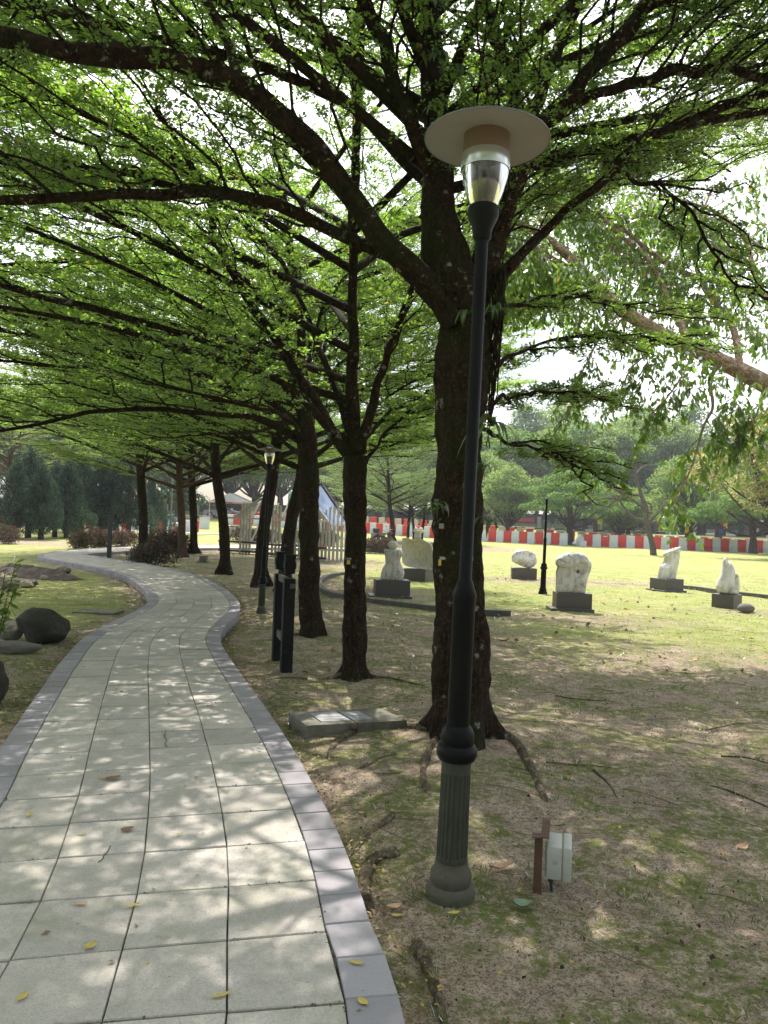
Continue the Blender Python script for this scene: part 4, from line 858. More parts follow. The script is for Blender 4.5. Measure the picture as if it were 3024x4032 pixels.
# hooded figure
k = .002416; lv = crop([(432, 655, 775), (415, 628, 786), (375, 620, 780), (340, 626, 774), (300, 634, 768), (260, 645, 764), (230, 650, 757), (200, 654, 745), (175, 658, 732), (150, 664, 712), (135, 671, 698), (127, 679, 688)], k, 705, 432)
dd = [.10, .15, .17, .165, .15, .14, .13, .115, .10, .07, .04, .01]
V, F = loft([(z, a, b, -d, d * .9) for (z, a, b), d in zip(lv, dd)], 72, 70, power=2.1)
V[:, 0] += -.012 * np.sin(V[:, 2] * 9); fold = np.clip(.05 - np.abs(V[:, 0] + .115 - V[:, 2] * .16), 0, 1); V[:, 1] += np.where(V[:, 1] < 0, fold * .9, 0)
lv2 = crop([(425, 745, 800), (375, 742, 806), (320, 745, 803), (280, 752, 796), (262, 757, 786), (255, 765, 776)], k, 705, 432)
V2, F2 = loft([(z, a, b, -.06, .12) for z, a, b in lv2], 36, 30, power=2.1)
Vm, Fm = merge([(V, F), (V2, F2)])
s = sculpture(2880, 2398, -12, (.44, .44, .28), .0, ('hooded figure-like white stone tapering to a point, rightmost sculpture', 'hooded pointed white stone'), [('figure', Vm, Fm, MAR)], -46)
# rocks
ROCKM = mat_simple('boulder_dark', (.04, .037, .028), .95, var=.4, scale=7, dirt=(.016, .02, .009), dirtf=.8, bump=1., bs=22)
STONEM = mat_simple('river_stone', (.15, .14, .12), .85, var=.2, scale=6, dirt=(.11, .11, .08), bump=.3, bs=30)
WARMS = mat_simple('warm_stone', (.36, .31, .25), .85, var=.2, scale=9, bump=.3)
def boulder(px, py, sc, seed, mat, label, rz=0, name='boulder', cat='boulder', group=None, amp=.2, fc=8, sink=.13):
    g = G(px, py); V = rock(ICO[0], sc, seed, amp, fc); o = link(name, mesh_np(name, V, ICO[1], True), mat)
    o.location = (g[0], g[1] + sc[1] * .8, float(gz(g[0], g[1])) - sc[2] * sink * 2); o.rotation_euler[2] = R(rz); return tag(o, label, cat, group)
boulder(128, 2538, (.33, .28, .22), 12, ROCKM, 'big dark mossy boulder on the left lawn near the path', -8, amp=.16, fc=10)
boulder(28, 2578, (.32, .10, .075), 5, STONEM, 'long smooth grey stone lying in front of the dark boulder', 6, 'rock', 'rock', None, .1, 4)
boulder(22, 2525, (.14, .10, .10), 7, STONEM, 'small grey stone tucked behind the long smooth stone, left edge', 0, 'rock', 'rock', None, .1, 4)
boulder(-62, 2790, (.12, .16, .20), 21, ROCKM, 'upright mossy rock cut off by the left edge, nearest to the camera', 10, 'rock', 'rock', None, .25, 7)
boulder(2946, 2412, (.17, .12, .10), 9, STONEM, 'smooth brownish stone beside the rightmost plinth', 8, 'rock', 'rock', None, .06, 3)
for i, (x, y, s_, mt, lb) in enumerate([(42, 2244, .22, STONEM, 'pale flat stone on the dirt mound, leftmost of the pair'), (62, 2248, .20, WARMS, 'tan stone on the dirt mound, right of the pale one'), (238, 2268, .22, WARMS, 'pointed pale stone at the right end of the dirt mound'),
        (262, 2272, .18, STONEM, 'grey stone closing the right end of the dirt mound'), (120, 2314, .18, STONEM, 'round grey stone in front of the dirt mound'), (95, 2318, .2, WARMS, 'pale stone in front of the mound, beside the round grey one'), (30, 2330, .24, STONEM, 'broad pale stone in front of the mound near the left edge'), (168, 2290, .14, WARMS, 'little light stone set on the mound slope')]):
    s_ *= .72; boulder(x, y, (s_, s_ * .7, s_ * .55), 30 + i, mt, lb, i * 37, 'rock', 'rock', 'stones around the dirt mound', .2, 6, .04)
t = NT('loose_dirt'); v = t.coord('Object'); SOILM = t.done(t.principled(t.mix(t.noise(v, 9, 6, .7), (.045, .032, .028), (.15, .11, .09)), .95, normal=t.bump(t.noise(v, 20, 6, .7), 1., .05)))
rm = np.random.default_rng(3); MV, MF = [], []
def mound(pts, hgt, label):
    p = resample([tuple(G(a, b)[:2]) for a, b in pts], 40); K = np.column_stack([p, np.zeros(40)]); tt = norm(np.gradient(p, axis=0)); n = np.stack([tt[:, 1], -tt[:, 0]], 1)
    V = []; 
    for j, u in enumerate(np.linspace(-1, 1, 21)):
        h = hgt * (1 - u * u) ** 1.2 * np.sin(np.linspace(.05, math.pi - .05, 40)) ** .5; nn = np.array([mnoise.noise(Vector((a[0] * 3, a[1] * 3, u * 3))) + .5 * mnoise.noise(Vector((a[0] * 9, a[1] * 9, u * 8))) for a in p])
        q = p + n * u * .5; V.append(np.column_stack([q, np.maximum(h * (1 + .5 * nn), -.02) + gz(q[:, 0], q[:, 1]) * .9 - .01]))
    V = np.concatenate(V); idx = np.arange(21 * 40).reshape(21, 40); F = np.stack([idx[:-1, :-1], idx[1:, :-1], idx[1:, 1:], idx[:-1, 1:]], -1).reshape(-1, 4)
    o = link('dirt_mound', mesh_np('dirt_mound', V, F, True), SOILM); tag(o, label, 'dirt mound')
mound([(-60, 2262), (60, 2266), (160, 2275), (285, 2290)], .15, 'long low heap of loose brown dirt on the left lawn')
mound([(-80, 2300), (10, 2305), (75, 2312)], .09, 'smaller dark heap of soil at the left edge, nearer than the long one')
o = thing('paving_plate', G(388, 2412), R(-4), 'flat square concrete plate set flush in the left lawn', 'concrete plate'); b = MB(); b.box((0, 0, .0), (.62, .42, .05), None, .004); b.build('plate', CONC, o)
o = thing('concrete_block', G(801, 2214), 0, 'small grey concrete block on the ground left of the pale-rooted tree', 'concrete block'); b = MB(); b.box((0, 0, .1), (.22, .22, .22), None, .01); b.box((0, 0, .0), (.34, .34, .06), None, .01); b.build('block', CONC, o)
# kerb edging of the sculpture lawn
def edging(pts, label, h=.085, w=.11):
    p = resample([tuple(G(a, b)[:2]) for a, b in pts], 80); tt = norm(np.gradient(p, axis=0)); n = np.stack([tt[:, 1], -tt[:, 0]], 1) * w / 2
    A = [np.column_stack([p + n, np.full(80, -.03)]), np.column_stack([p + n, np.full(80, h)]), np.column_stack([p - n, np.full(80, h)]), np.column_stack([p - n, np.full(80, -.03)])]
    V = np.stack(A, 1).reshape(-1, 3); idx = np.arange(320).reshape(80, 4); F = np.stack([idx[:-1], np.roll(idx[:-1], -1, 1), np.roll(idx[1:], -1, 1), idx[1:]], -1).reshape(-1, 4)
    o = link('kerb_edging', mesh_np('kerb_edging', V, [F, idx[0][None], idx[-1][None]], False), mat_simple('edging_concrete', (.10, .095, .09), .9, dirt=(.16, .15, .12), bump=.3)); tag(o, label, 'kerb edging')
edging([(1395, 2262), (1340, 2266), (1290, 2277), (1262, 2295), (1257, 2312), (1275, 2333), (1310, 2347), (1363, 2359), (1440, 2370), (1560, 2386), (1695, 2402), (1800, 2412), (1904, 2419), (2010, 2424)], 'curved dark kerb edging around the sculpture lawn, left of the big tree')
edging([(2690, 2317), (2760, 2324), (2841, 2336), (2941, 2347), (3024, 2356), (3150, 2372)], 'straight dark kerb edging behind the two right-hand sculptures')

# ------------------------------------------------------------------ water barriers
BR = mat_simple('barrier_red', (.62, .04, .025), .5, var=.1, scale=3, dirt=(.30, .03, .03), dirtf=.5); BW = mat_simple('barrier_white', (.62, .66, .69), .5, var=.06, scale=3, dirt=(.38, .42, .44), dirtf=.5)
BB = mat_simple('barrier_beige', (.52, .44, .36), .55, var=.06, scale=3, dirt=(.40, .33, .27)); STK = mat_simple('sticker_white', (.65, .66, .7), .5)
def barrier_mesh():
    b = MB(); W = .655
    b.prism([(-.11, 0), (-.11, 0)], 0, 0) if 0 else None
    b.box((0, 0, .70), (W, .20, .58), None, .02); b.box((0, 0, .24), (W - .03, .14, .40)); b.box((0, 0, .03), (W, .40, .06), None, .01)
    for z in (.52, .64, .76, .88): b.box((0, 0, z), (W - .08, .218, .028), None, .006)
    for i in range(5):
        x = -W / 2 + .065 + i * (W - .13) / 4
        for sg in (-1, 1):
            q = [(x - .032, sg * .07, .42), (x + .032, sg * .07, .42), (x + .032, sg * .10, .42), (x - .032, sg * .10, .42)]; r_ = [(x - .032, sg * .07, .055), (x + .032, sg * .07, .055), (x + .032, sg * .195, .055), (x - .032, sg * .195, .055)]
            a = [b.bm.verts.new(p) for p in q]; c = [b.bm.verts.new(p) for p in r_]; b.bm.faces.new(a); b.bm.faces.new(c[::-1])
            for j in range(4): b.bm.faces.new((a[j], c[j], c[(j + 1) % 4], a[(j + 1) % 4]))
    b.box((-W / 2 - .012, 0, .5), (.03, .05, .10)); return b
bmx = barrier_mesh(); bodies = {}
base_me = bmx.build('barrier_body_source', BR).data
bpy.data.objects.remove(bpy.data.objects['barrier_body_source'])
st = bpy.data.meshes.new('stick'); bm = bmesh.new(); bmesh.ops.create_cube(bm, size=1); bmesh.ops.transform(bm, matrix=Matrix.Translation((0, -.113, .86)) @ Matrix.Diagonal((.32, .004, .07, 1)), verts=bm.verts[:]); bm.to_mesh(st); bm.free(); st.materials.append(STK)
ORD = lambda n: f"{n}{'th' if 10 <= n % 100 <= 20 else {1: 'st', 2: 'nd', 3: 'rd'}.get(n % 10, 'th')}"
def barrier_row(pts, cols, where, group, step=.68, start=0):
    p = np.array(pts, float); s = np.concatenate([[0], np.cumsum(np.linalg.norm(np.diff(p, axis=0), axis=1))]); n = int(s[-1] / step)
    for i in range(n):
        u = (i + .5) * step; x = np.interp(u, s, p[:, 0]); y = np.interp(u, s, p[:, 1]); j = min(np.searchsorted(s, u), len(p) - 1); d = p[j] - p[j - 1]
        cn_, cm_ = cols[(i + start) % 2]
        o = bpy.data.objects.new('water_barrier', None); C.objects.link(o); o.location = (x, y + prng.uniform(-.04, .04), float(gz(x, y))); o.rotation_euler = (0, 0, math.atan2(d[1], d[0]) + prng.uniform(-.05, .05))
        tag(o, f'{cn_} plastic barrier, {ORD(i + 1)} from the left in the {where}', 'barrier', group)
        c = link('body', base_me, None, o); c.material_slots[0].link = 'OBJECT'; c.material_slots[0].material = cm_
        if (i * 7) % 11 == 3 and cn_ == 'red': link('sticker', st, None, o)
RW = [('red', BR), ('white', BW)]; RB = [('red', BR), ('beige', BB)]
barrier_row([(-40, 59.5), (-27, 60), (-14.6, 63)], RW, 'row behind the conifers', 'barriers behind the conifers')
barrier_row([(-15.6, 76), (-8, 74.5), (-1.4, 71.5), (5, 68), (9.7, 65.6), (15.2, 62.6)], RW, 'front row, left of the gap', 'barriers in the front row left of the gap', .69, 1)
barrier_row([(16.4, 62.2), (23.5, 60.6), (30.5, 60.4), (38, 60.4)], RW, 'front row, right of the gap', 'barriers in the front row right of the gap', .66)
barrier_row([(-16, 84), (-4, 81), (6, 76), (14, 70.5), (20, 68), (30, 66.5), (44, 66)], RB, 'second row', 'barriers in the second row', .95)
o = thing('water_barrier', (15.7, 62.0, 0), R(38), 'white barrier tipped over in the gap of the front row', 'barrier', rot=(0, R(38), R(20))); c = link('body', base_me, None, o); c.material_slots[0].link = 'OBJECT'; c.material_slots[0].material = BW
o = thing('water_barrier', (16.1, 61.3, 0), 0, 'short white barrier piece standing in front of the gap', 'barrier', scale=(.8, .8, .45)); c = link('body', base_me, None, o); c.material_slots[0].link = 'OBJECT'; c.material_slots[0].material = BW

# ------------------------------------------------------------------ timber shelter
WOODL = mat_simple('grey_beige_timber', (.44, .42, .38), .8, var=.15, scale=10, bump=.2); WOODD = mat_simple('dark_bench_timber', (.055, .042, .036), .75, var=.3, scale=8); 
t = NT('roof_sheet_painted'); v = t.coord('Object'); n_ = t.n('TexNoise'); n_.inputs['Scale'].default_value = 1.1; t.l(v, n_.inputs['Vector'])
vc = t.vor(n_.outputs['Color'], 5, 'F1', 'Color'); cc = t.mix(t.vor(v, 1.9, 'F1', 'Distance'), (.25, .42, .72), (.62, .66, .85)); cc = t.mix(t.ramp(t.noise(v, 1.4, 2), .55, .6, 0, .6), cc, (.25, .55, .62))
bs = t.n('BsdfTranslucent'); t.l(cc, bs.inputs[0]); pb = t.principled(cc, .3); mx = t.n('MixShader'); mx.inputs[0].default_value = .45; t.l(pb, mx.inputs[1]); t.l(bs.outputs[0], mx.inputs[2]); ROOFB = t.done(mx.outputs[0])
SH = thing('timber_shelter', (-3.4, 29, 0), 0, 'slatted timber shelter with benches and steep painted blue gable roof', 'shelter')
def sh(px, py, Y, z=None): 
    p = P(px, py, Y); return (p[0] + 3.4, p[1] - 29, p[2] if z is None else z)
def cluster(px0, px1, Y0, Y1, n, top, rows_=2):
    for r_ in range(rows_):
        for i in range(n):
            px = px0 + (px1 - px0) * i / max(n - 1, 1); Y = Y0 + (Y1 - Y0) * r_ / max(rows_ - 1, 1); p = P(px + r_ * 4, 2060, Y); tz = top - prng.choice([0, 0, .05, .45])
            b = MB(); b.box((p[0] + 3.4, Y - 29, tz / 2), (.058, .058, tz)); b.build('post', WOODL, SH)
cluster(948, 984, 30.6, 31.9, 4, 2.05); cluster(1073, 1100, 30.0, 31.2, 3, 2.0); cluster(1146, 1180, 28.2, 29.4, 3, 2.0); cluster(1255, 1284, 27.6, 29.4, 3, 1.9); cluster(1298, 1362, 26.9, 28.4, 5, 1.98)
def plank(a, b_, w, h, nm, mt): b = MB(); b.bar(a, b_, w, h); b.build(nm, mt, SH)
for z, nm in ((.47, 'bench_seat'), (.10, 'foot_rail')):
    plank(sh(948, 0, 31.2, z), sh(1105, 0, 30.4, z), .32, .07, nm, WOODD); plank(sh(1105, 0, 30.4, z), sh(1180, 0, 28.8, z), .32, .07, nm, WOODD); plank(sh(1180, 0, 29.4, z), sh(1262, 0, 29.0, z), .32, .07, nm, WOODD); plank(sh(1255, 0, 28.9, z), sh(1345, 0, 27.3, z), .40, .07, nm, WOODD)
plank(sh(1298, 0, 26.9, .42), sh(1362, 0, 26.9, .42), .05, .04, 'cross_rail', WOODL); plank(sh(1298, 0, 26.9, .06), sh(1362, 0, 26.9, .06), .05, .04, 'cross_rail', WOODL)
for a, b_, Y in ((948, 1105, 30.6), (1146, 1255, 28.2), (1296, 1366, 26.9)): plank(sh(a, 0, Y, 1.43), sh(b_, 0, Y, 1.43), .09, .07, 'beam', mat_simple('pale_beam', (.55, .53, .5), .7))
def shp(px, py, Y): p = P(px, py, Y); return (p[0] + 3.4, p[1] - 29, p[2])
A_, B_, C_, D_, E_, F_ = shp(1262, 1907, 29.6), shp(1368, 2064, 28.6), shp(1300, 2070, 27.0), shp(1212, 1952, 28.0), shp(1132, 2024, 28.6), shp(1136, 1938, 30.2)
for q, mt in (((A_, B_, C_, D_), ROOFB), ((A_, D_, E_, F_), mat_simple('roof_sheet_green', (.06, .16, .09), .5, dirt=(.05, .12, .4), dirtf=1., scale=2))):
    b = MB(); b.poly(q); o = b.build('roof_panel', mt, SH); sm = o.modifiers.new('s', 'SOLIDIFY'); sm.thickness = .015
lift_ = lambda p, d=.05: (p[0], p[1], p[2] + d)
plank(lift_(A_), lift_(B_), .12, .10, 'rafter', WOODD); plank(lift_(D_), lift_(C_), .07, .08, 'rafter', mat_simple('pale_rafter', (.5, .52, .55), .6)); plank(lift_(A_), lift_(D_), .08, .08, 'ridge', WOODD); plank(C_, B_, .06, .08, 'eave', WOODL); plank(D_, E_, .06, .09, 'rafter', WOODL)
for a, b_, y in (((-2.6, 1.40), (-1.55, 2.25), 1.6), ((-.6, 1.40), (-1.55, 2.25), 1.6), ((-2.6, 1.40), (-1.55, 2.25), 2.9), ((-.6, 1.4), (-1.55, 2.25), 2.9)): plank((a[0], y, a[1]), (b_[0], y, b_[1]), .07, .12, 'rafter', WOODL)
for i in range(5): x = -2.3 + i * .4; plank((x, 1.7, .5), (x + .5, 2.8, 2.1), .06, .05, 'slat', WOODL)
b = MB(); b.box((2.0 - 3.4 + 1.0, -.4, .54), (.18, .12, .10), None, .02); 
for f in b.bm.faces: pass
tg = link('bag', bpy.data.meshes.new('bag'), None); b.bm.to_mesh(tg.data); b.bm.free(); tg.data.materials.append(mat_simple('red_cloth', (.6, .05, .03), .8)); tg.location = tuple(np.array([-3.4, 29, 0]) + np.array([1.15 + .4, -.3, -.0])); tag(tg, 'small red bag lying on the shelter bench', 'bag')

# ------------------------------------------------------------------ motorbikes, container, cabinets, tents
BLK = mat_simple('black_plastic', (.012, .012, .014), .35, spec=.6); REDP = mat_simple('red_plastic', (.35, .02, .03), .35)
TYRE = mat_simple('tyre_rubber', (.015, .015, .016), .85); CHR = mat_simple('chrome', (.5, .5, .52), .25, metal=.9)
def motorbike(loc, rz, label, accent, box=True):
    o = thing('motorcycle', loc, rz, label, 'motorcycle')
    for x in (-.62, .62):
        bm = bmesh.new(); V = []
        b = MB(); seg = 24
        for i in range(seg):
            a = 2 * math.pi * i / seg; 
            for j in range(8): c = 2 * math.pi * j / 8; V.append((x + (.26 + .045 * math.cos(c)) * math.cos(a), .045 * math.sin(c), .30 + (.26 + .045 * math.cos(c)) * math.sin(a)))
        idx = np.arange(seg * 8).reshape(seg, 8); F = np.stack([idx, np.roll(idx, -1, 1), np.roll(np.roll(idx, -1, 0), -1, 1), np.roll(idx, -1, 0)], -1).reshape(-1, 4); bm.free(); b.bm.free()
        wl = link('wheel', mesh_np('wheel', np.array(V), F, True), TYRE, o); b = MB(); b.cyl((x, -.05, .30), (x, .05, .30), .05)
        for kx in range(5): a = kx * 1.257; b.bar((x, 0, .30), (x + .22 * math.cos(a), 0, .30 + .22 * math.sin(a)), .03)
        b.build('rim', CHR, wl)
    b = MB(); b.box((0, 0, .42), (.42, .20, .26), None, .05); b.box((-.28, 0, .58), (.62, .20, .16), None, .05); b.box((.36, 0, .62), (.16, .26, .46), Matrix.Rotation(R(-18), 3, 'Y'), .05); b.box((.0, 0, .30), (.6, .1, .08)); b.build('body', BLK, o, True)
    b = MB(); b.box((.45, 0, .80), (.14, .24, .22), Matrix.Rotation(R(-18), 3, 'Y'), .04); b.box((-.60, 0, .66), (.2, .12, .08), None, .03); b.build('fairing', accent, o, True)
    b = MB(); b.box((-.22, 0, .72), (.62, .22, .09), None, .035); b.build('seat', BLK, o, True)
    b = MB(); b.cyl((.52, 0, .30), (.36, 0, .92), .03); b.cyl((.36, -.32, 1.0), (.36, .32, 1.0), .015); b.cyl((.36, 0, .9), (.36, 0, 1.0), .02); b.build('handlebar', CHR, o, True)
    for s_ in (-1, 1): b = MB(); b.cyl((.36, s_ * .22, 1.0), (.33, s_ * .30, 1.14), .006); b.box((.33, s_ * .31, 1.17), (.02, .11, .06), None, .01); b.build('mirror', BLK, o, True)
    if box: b = MB(); b.box((-.62, 0, .92), (.34, .34, .30), None, .08); b.build('top_box', BLK, o, True)
    return o
g = G(1512, 2150); motorbike((g[0], g[1], 0), R(35), 'black motorbike with a top box, parked near the ear-shaped sculpture', REDP)
g = G(935, 2108); motorbike((g[0], g[1], 0), R(15), 'black motorbike parked left of the timber shelter', BLK, False)
g = G(2865 * .0 + 2500, 2120); motorbike((16.8, 64.3, float(gz(16.8, 64.3))), R(100), 'dark motorbike behind the barriers near the tilted trunk', REDP, False)
for px, py, lb in ((908, 2112, 'grey concrete block beside the motorbike left of the shelter'), (1478, 2134, 'grey concrete block beside the motorbike with the top box')):
    o = thing('concrete_block', G(px, py), 0, lb, 'concrete block'); b = MB(); b.box((0, 0, .3), (.65, .5, .66), None, .03); b.build('block', mat_simple('block_grey', (.28, .28, .26), .9), o)
CY = mat_simple('cyan_sheet', (.10, .38, .50), .6, var=.1, scale=2, dirt=(.06, .25, .33))
g = G(672, 2090); o = thing('skip_container', g, R(4), 'blue sheet metal container at the edge of the lawn', 'container')
b = MB(); b.box((0, .6, .62), (2.0, 1.2, 1.2), None, .02); 
for i in range(11): b.box((-.9 + i * .18, -.02, .62), (.05, .05, 1.14))
b.build('body', CY, o); b = MB(); b.box((0, .6, 1.26), (2.1, 1.3, .07)); b.build('rim', SMALLP, o)
g = G(802, 2090); o = thing('cabinet', g, R(3), 'pale grey utility cabinet in front of the barriers', 'cabinet'); b = MB(); b.box((0, .3, .62), (.85, .5, 1.24), None, .02); b.build('body', BW, o); b = MB(); b.box((0, .04, .62), (.75, .03, 1.1)); b.box((.3, .02, .7), (.03, .03, .14)); b.build('door', BW, o); b = MB(); b.box((0, .3, 1.26), (.92, .58, .05)); b.build('roof', BW, o)
TENT = mat_simple('tent_white', (.75, .76, .78), .7); TRED = mat_simple('tent_red', (.6, .1, .06), .7)
for x, y, lb, w_ in ((-17.5, 88, 'white gabled marquee tent across the road, left of the shelter', 4.5), (-26, 92, 'white tent with a peaked roof behind the conifers', 4.5)):
    z0 = float(gz(x, y)); o = thing('marquee_tent', (x, y, z0), 0, lb, 'tent'); b = MB()
    for sx in (-1, 1):
        for sy in (-1, 1): b.box((sx * w_ / 2, sy * 1.8, 1.05), (.08, .08, 2.1)); b.build('pole', BANDM, o); b = MB()
    b; b.prism([(-w_ / 2 - .1, 1.9), (0, 2.9), (w_ / 2 + .1, 1.9)], -1.9, 1.9); b.build('canopy', TENT, o); b = MB(); b.box((0, -1.95, 1.75), (w_, .02, .12)); b.build('valance', TRED, o)
CARW = mat_simple('car_paint_white', (.6, .62, .64), .25, spec=.6)
def car(loc, rz, label, mt):
    o = thing('parked_car', loc, rz, label, 'car'); b = MB()
    b.prism([(-2.1, .28), (-2.15, .65), (-2.0, .86), (-1.2, .92), (1.15, .90), (2.0, .74), (2.15, .5), (2.1, .28)], -.82, .82); b.build('body', mt, o, True)
    b = MB(); b.prism([(-1.75, .90), (-1.3, 1.38), (-.2, 1.45), (.5, 1.38), (1.2, .90)], -.70, .70); b.build('cabin', mat_simple('tinted_glass', (.03, .035, .04), .12, spec=.8), o, True); b = MB(); b.box((-.45, 0, 1.44), (1.5, 1.36, .05), None, .02); b.build('roof', mt, o, True)
    for x in (-1.35, 1.35):
        for s_ in (-1, 1): b = MB(); b.cyl((x, s_ * .86, .32), (x, s_ * .64, .32), .32, seg=20); wv = b.build('wheel', TYRE, o, True); b = MB(); b.cyl((x, s_ * .872, .32), (x, s_ * .84, .32), .19, seg=14); b.build('rim', CHR, wv, True)
    for s_ in (-1, 1): b = MB(); b.box((2.08, s_ * .6, .62), (.1, .3, .13), None, .02); b.build('headlight', CHR, o)
for x, lb in ((-19, 'white car parked behind the barriers left of the shelter'), (-3.5, 'white car parked behind the barriers, left of the big tree trunk')): car((x, 90, float(gz(x, 90)) + .05), 0, lb, CARW)

# ------------------------------------------------------------------ boundary wall with railings, banners, far tower
STW = mat_simple('rough_stone_wall', (.25, .24, .22), .9, var=.3, scale=3, bump=.5, bs=6); PIL = mat_simple('stone_pillar', (.36, .34, .32), .9, var=.15, scale=3); RAILG = mat_simple('dark_green_rail', (.02, .05, .045), .6)
FY = 108
fo = thing('boundary_fence', (0, FY, 1.3), 0, 'dark green railing fence on a low stone wall with pale pillars, beyond the road', 'fence')
b = MB(); b.box((10, 0, .2), (110, .4, .7)); b.build('wall', STW, fo); n_p = 0
for x in np.arange(-44, 64, 4.4):
    b = MB(); b.box((x, -.05, .65), (.45, .55, 1.55)); b.box((x, -.05, 1.46), (.56, .66, .08)); b.build('pillar', PIL, fo)
b = MB()
for z in (.7, 1.5): b.box((10, 0, z), (108, .05, .05))
for x in np.arange(-43.8, 63.8, .17): b.box((x, 0, 1.12), (.04, .04, 1.15))
b.build('railings', RAILG, fo)
b = MB(); b.box((10, 1.0, .95), (108, .1, 1.9)); b.build('screen', mat_simple('dark_screen', (.03, .045, .05), .9), fo)
KBW = mat_simple('kerb_white', (.6, .6, .6), .8); KBB = mat_simple('kerb_black', (.04, .04, .04), .8)
ke = thing('painted_kerb', (0, 0, 0), 0, None, None); tag(ke, kind='structure')
for nm, mt, off in (('white_blocks', KBW, 0), ('black_blocks', KBB, 1)):
    b = MB()
    for i in range(off, 90, 2): x = -50 + i * 1.15; b.box((x, 87.2, float(gz(x, 87.2)) + .1), (1.15, .25, .26))
    b.build(nm, mt, ke)
BL = mat_simple('banner_blue', (.03, .05, .28), .7); RD = mat_simple('banner_red', (.45, .04, .04), .7); YL = mat_simple('banner_yellow', (.65, .5, .05), .7); GRN = mat_simple('banner_green', (.05, .3, .2), .7)
for x, w_, cs, lb in ((26.0, 2.6, (BL, RD, RD), 'blue and red banner on the fence left of the headless lamp pole'), (36.3, 1.5, (RD, GRN, YL), 'small red and green banner on the fence behind the layered tree'), (44.4, 1.4, (RD, RD), 'red banner half hidden behind the light green tree'), (58.0, 1.5, (YL, BL, RD), 'yellow blue and red banner on the fence, right of the bare tree')):
    o = thing('banner', (x - 6, FY - .35, 2.0), 0, lb, 'banner')
    for i, c_ in enumerate(cs): b = MB(); b.box((0, 0, .78 - (i + .5) * .78 / len(cs)), (w_, .03, .78 / len(cs))); b.build('stripe', c_, o)
for px, hgt, c_, lb in ((2833, 2.1, RD, 'tall red and blue vertical flag by the right-hand trees'), (2848, 2.4, YL, 'tall yellow vertical flag beside the red one')):
    p = P(px, 2060, 74); z0 = float(gz(p[0], 74)); o = thing('vertical_flag', (p[0], 74, z0), 0, lb, 'flag'); b = MB(); b.cyl((0, 0, 0), (0, 0, hgt + .9), .03); b.build('pole', SMALLP, o); b = MB(); b.box((.2, 0, hgt - .2), (.36, .02, 1.9)); b.build('cloth', c_, o)
    if c_ is RD: b = MB(); b.box((.2, -.015, hgt - .8), (.36, .02, .7)); b.build('lower_cloth', BL, o)
o = thing('tower_block', (205, 420, 0), R(12), 'pale high-rise with rows of windows, faint behind the far trees at right', 'building')
WL = mat_simple('tower_wall', (.45, .48, .52), .8); b = MB(); b.box((0, 0, 29), (24, 18, 58)); b.box((-3, 0, 60), (8, 8, 4)); b.build('wall', WL, o)
b = MB()
for i in range(17): b.box((0, -9.0, 4 + i * 3.3), (22.5, .3, 1.3)); b.box((-12.0, 0, 4 + i * 3.3), (.3, 16.5, 1.3))
b.build('window_bands', mat_simple('tower_glass', (.15, .2, .27), .3), o)

# ------------------------------------------------------------------ other vegetation
def lobes_mesh(nm, seed, lobes, n, leafL, leafW, elev=.2, trunk=None, branches=True, shell=.55, elsp=.5, droop=0., extra_b=()):
    """lobes: (x,y,z,rx,ry,rz)"""
    rng = np.random.default_rng(seed); Lb = np.array(lobes, float); vol = (Lb[:, 3] * Lb[:, 4] + Lb[:, 4] * Lb[:, 5]) ; cnt = (n * vol / vol.sum()).astype(int)
    pos = []
    for l, c in zip(Lb, cnt):
        d = norm(rng.normal(0, 1, (c, 3))); r_ = (shell + (1 - shell) * rng.random((c, 1)) ** .6) * (1 + .12 * np.sin(d[:, :1] * 7 + d[:, 1:2] * 5 + l[0])); pos.append(l[:3] + d * r_ * l[3:6])
    pos = np.vstack(pos); clump = pos + rng.normal(0, .02, pos.shape); m = len(pos); az = rng.uniform(0, 2 * math.pi, m); el = rng.normal(elev, elsp, m)
    d = np.stack([np.cos(az) * np.cos(el), np.sin(az) * np.cos(el), np.sin(el)], 1); up = norm(np.array([0, 0, 1.]) + rng.normal(0, .5, (m, 3)))
    crown = leaf_mesh(nm + '_crown', [leaf_quads(clump, d, up, leafL, leafW, rng)], rng, 1.3)
    tw = wd = None
    if trunk:
        pts, r0 = trunk; tw = mesh_np(nm + '_trunk', *one_tube(pts, [r0 * 1.5, r0, r0 * .85, r0 * .4], 12, 24, .15, seed), True)
        top = np.array(pts[-2], float); K = []
        for l in Lb: c = l[:3]; s = np.linspace(0, 1, 8)[:, None]; st_ = np.array(pts[1 + (len(K) % max(1, len(pts) - 2))], float); q = st_ * (1 - s) + c * s; q[:, 2] += np.sin(s[:, 0] * math.pi) * -.12 * np.linalg.norm(c - st_); K.append(q + np.cumsum(rng.normal(0, .02, q.shape), 0))
        K = np.array(K); sub = branch_out(K, 5, .4, 1, .9 * float(np.mean(Lb[:, 3])), .8, .2, rng, 5, .7, .3)
        wd = twig_mesh(nm + '_branches', [(K, rad(K, r0 * .45, r0 * .12), 7), (sub, rad(sub, r0 * .14, r0 * .04), 4)])
    return tw, wd, crown
def mk_lobes(seed, n, R0, z0, z1, rl, prof=lambda f: math.sin(.35 + f * 2.6)):
    n = int(n * 1.8); rl = rl * .78
    r_ = np.random.default_rng(seed); out = []
    for i in range(n):
        f = (i + .5) / n; a = i * 2.4 + r_.normal(0, .3); rr = R0 * prof(f) * r_.uniform(.35, 1.); q = rl * r_.uniform(.7, 1.25); out.append((math.cos(a) * rr, math.sin(a) * rr, z0 + (z1 - z0) * f, q, q, q * r_.uniform(.55, .8)))
    return out
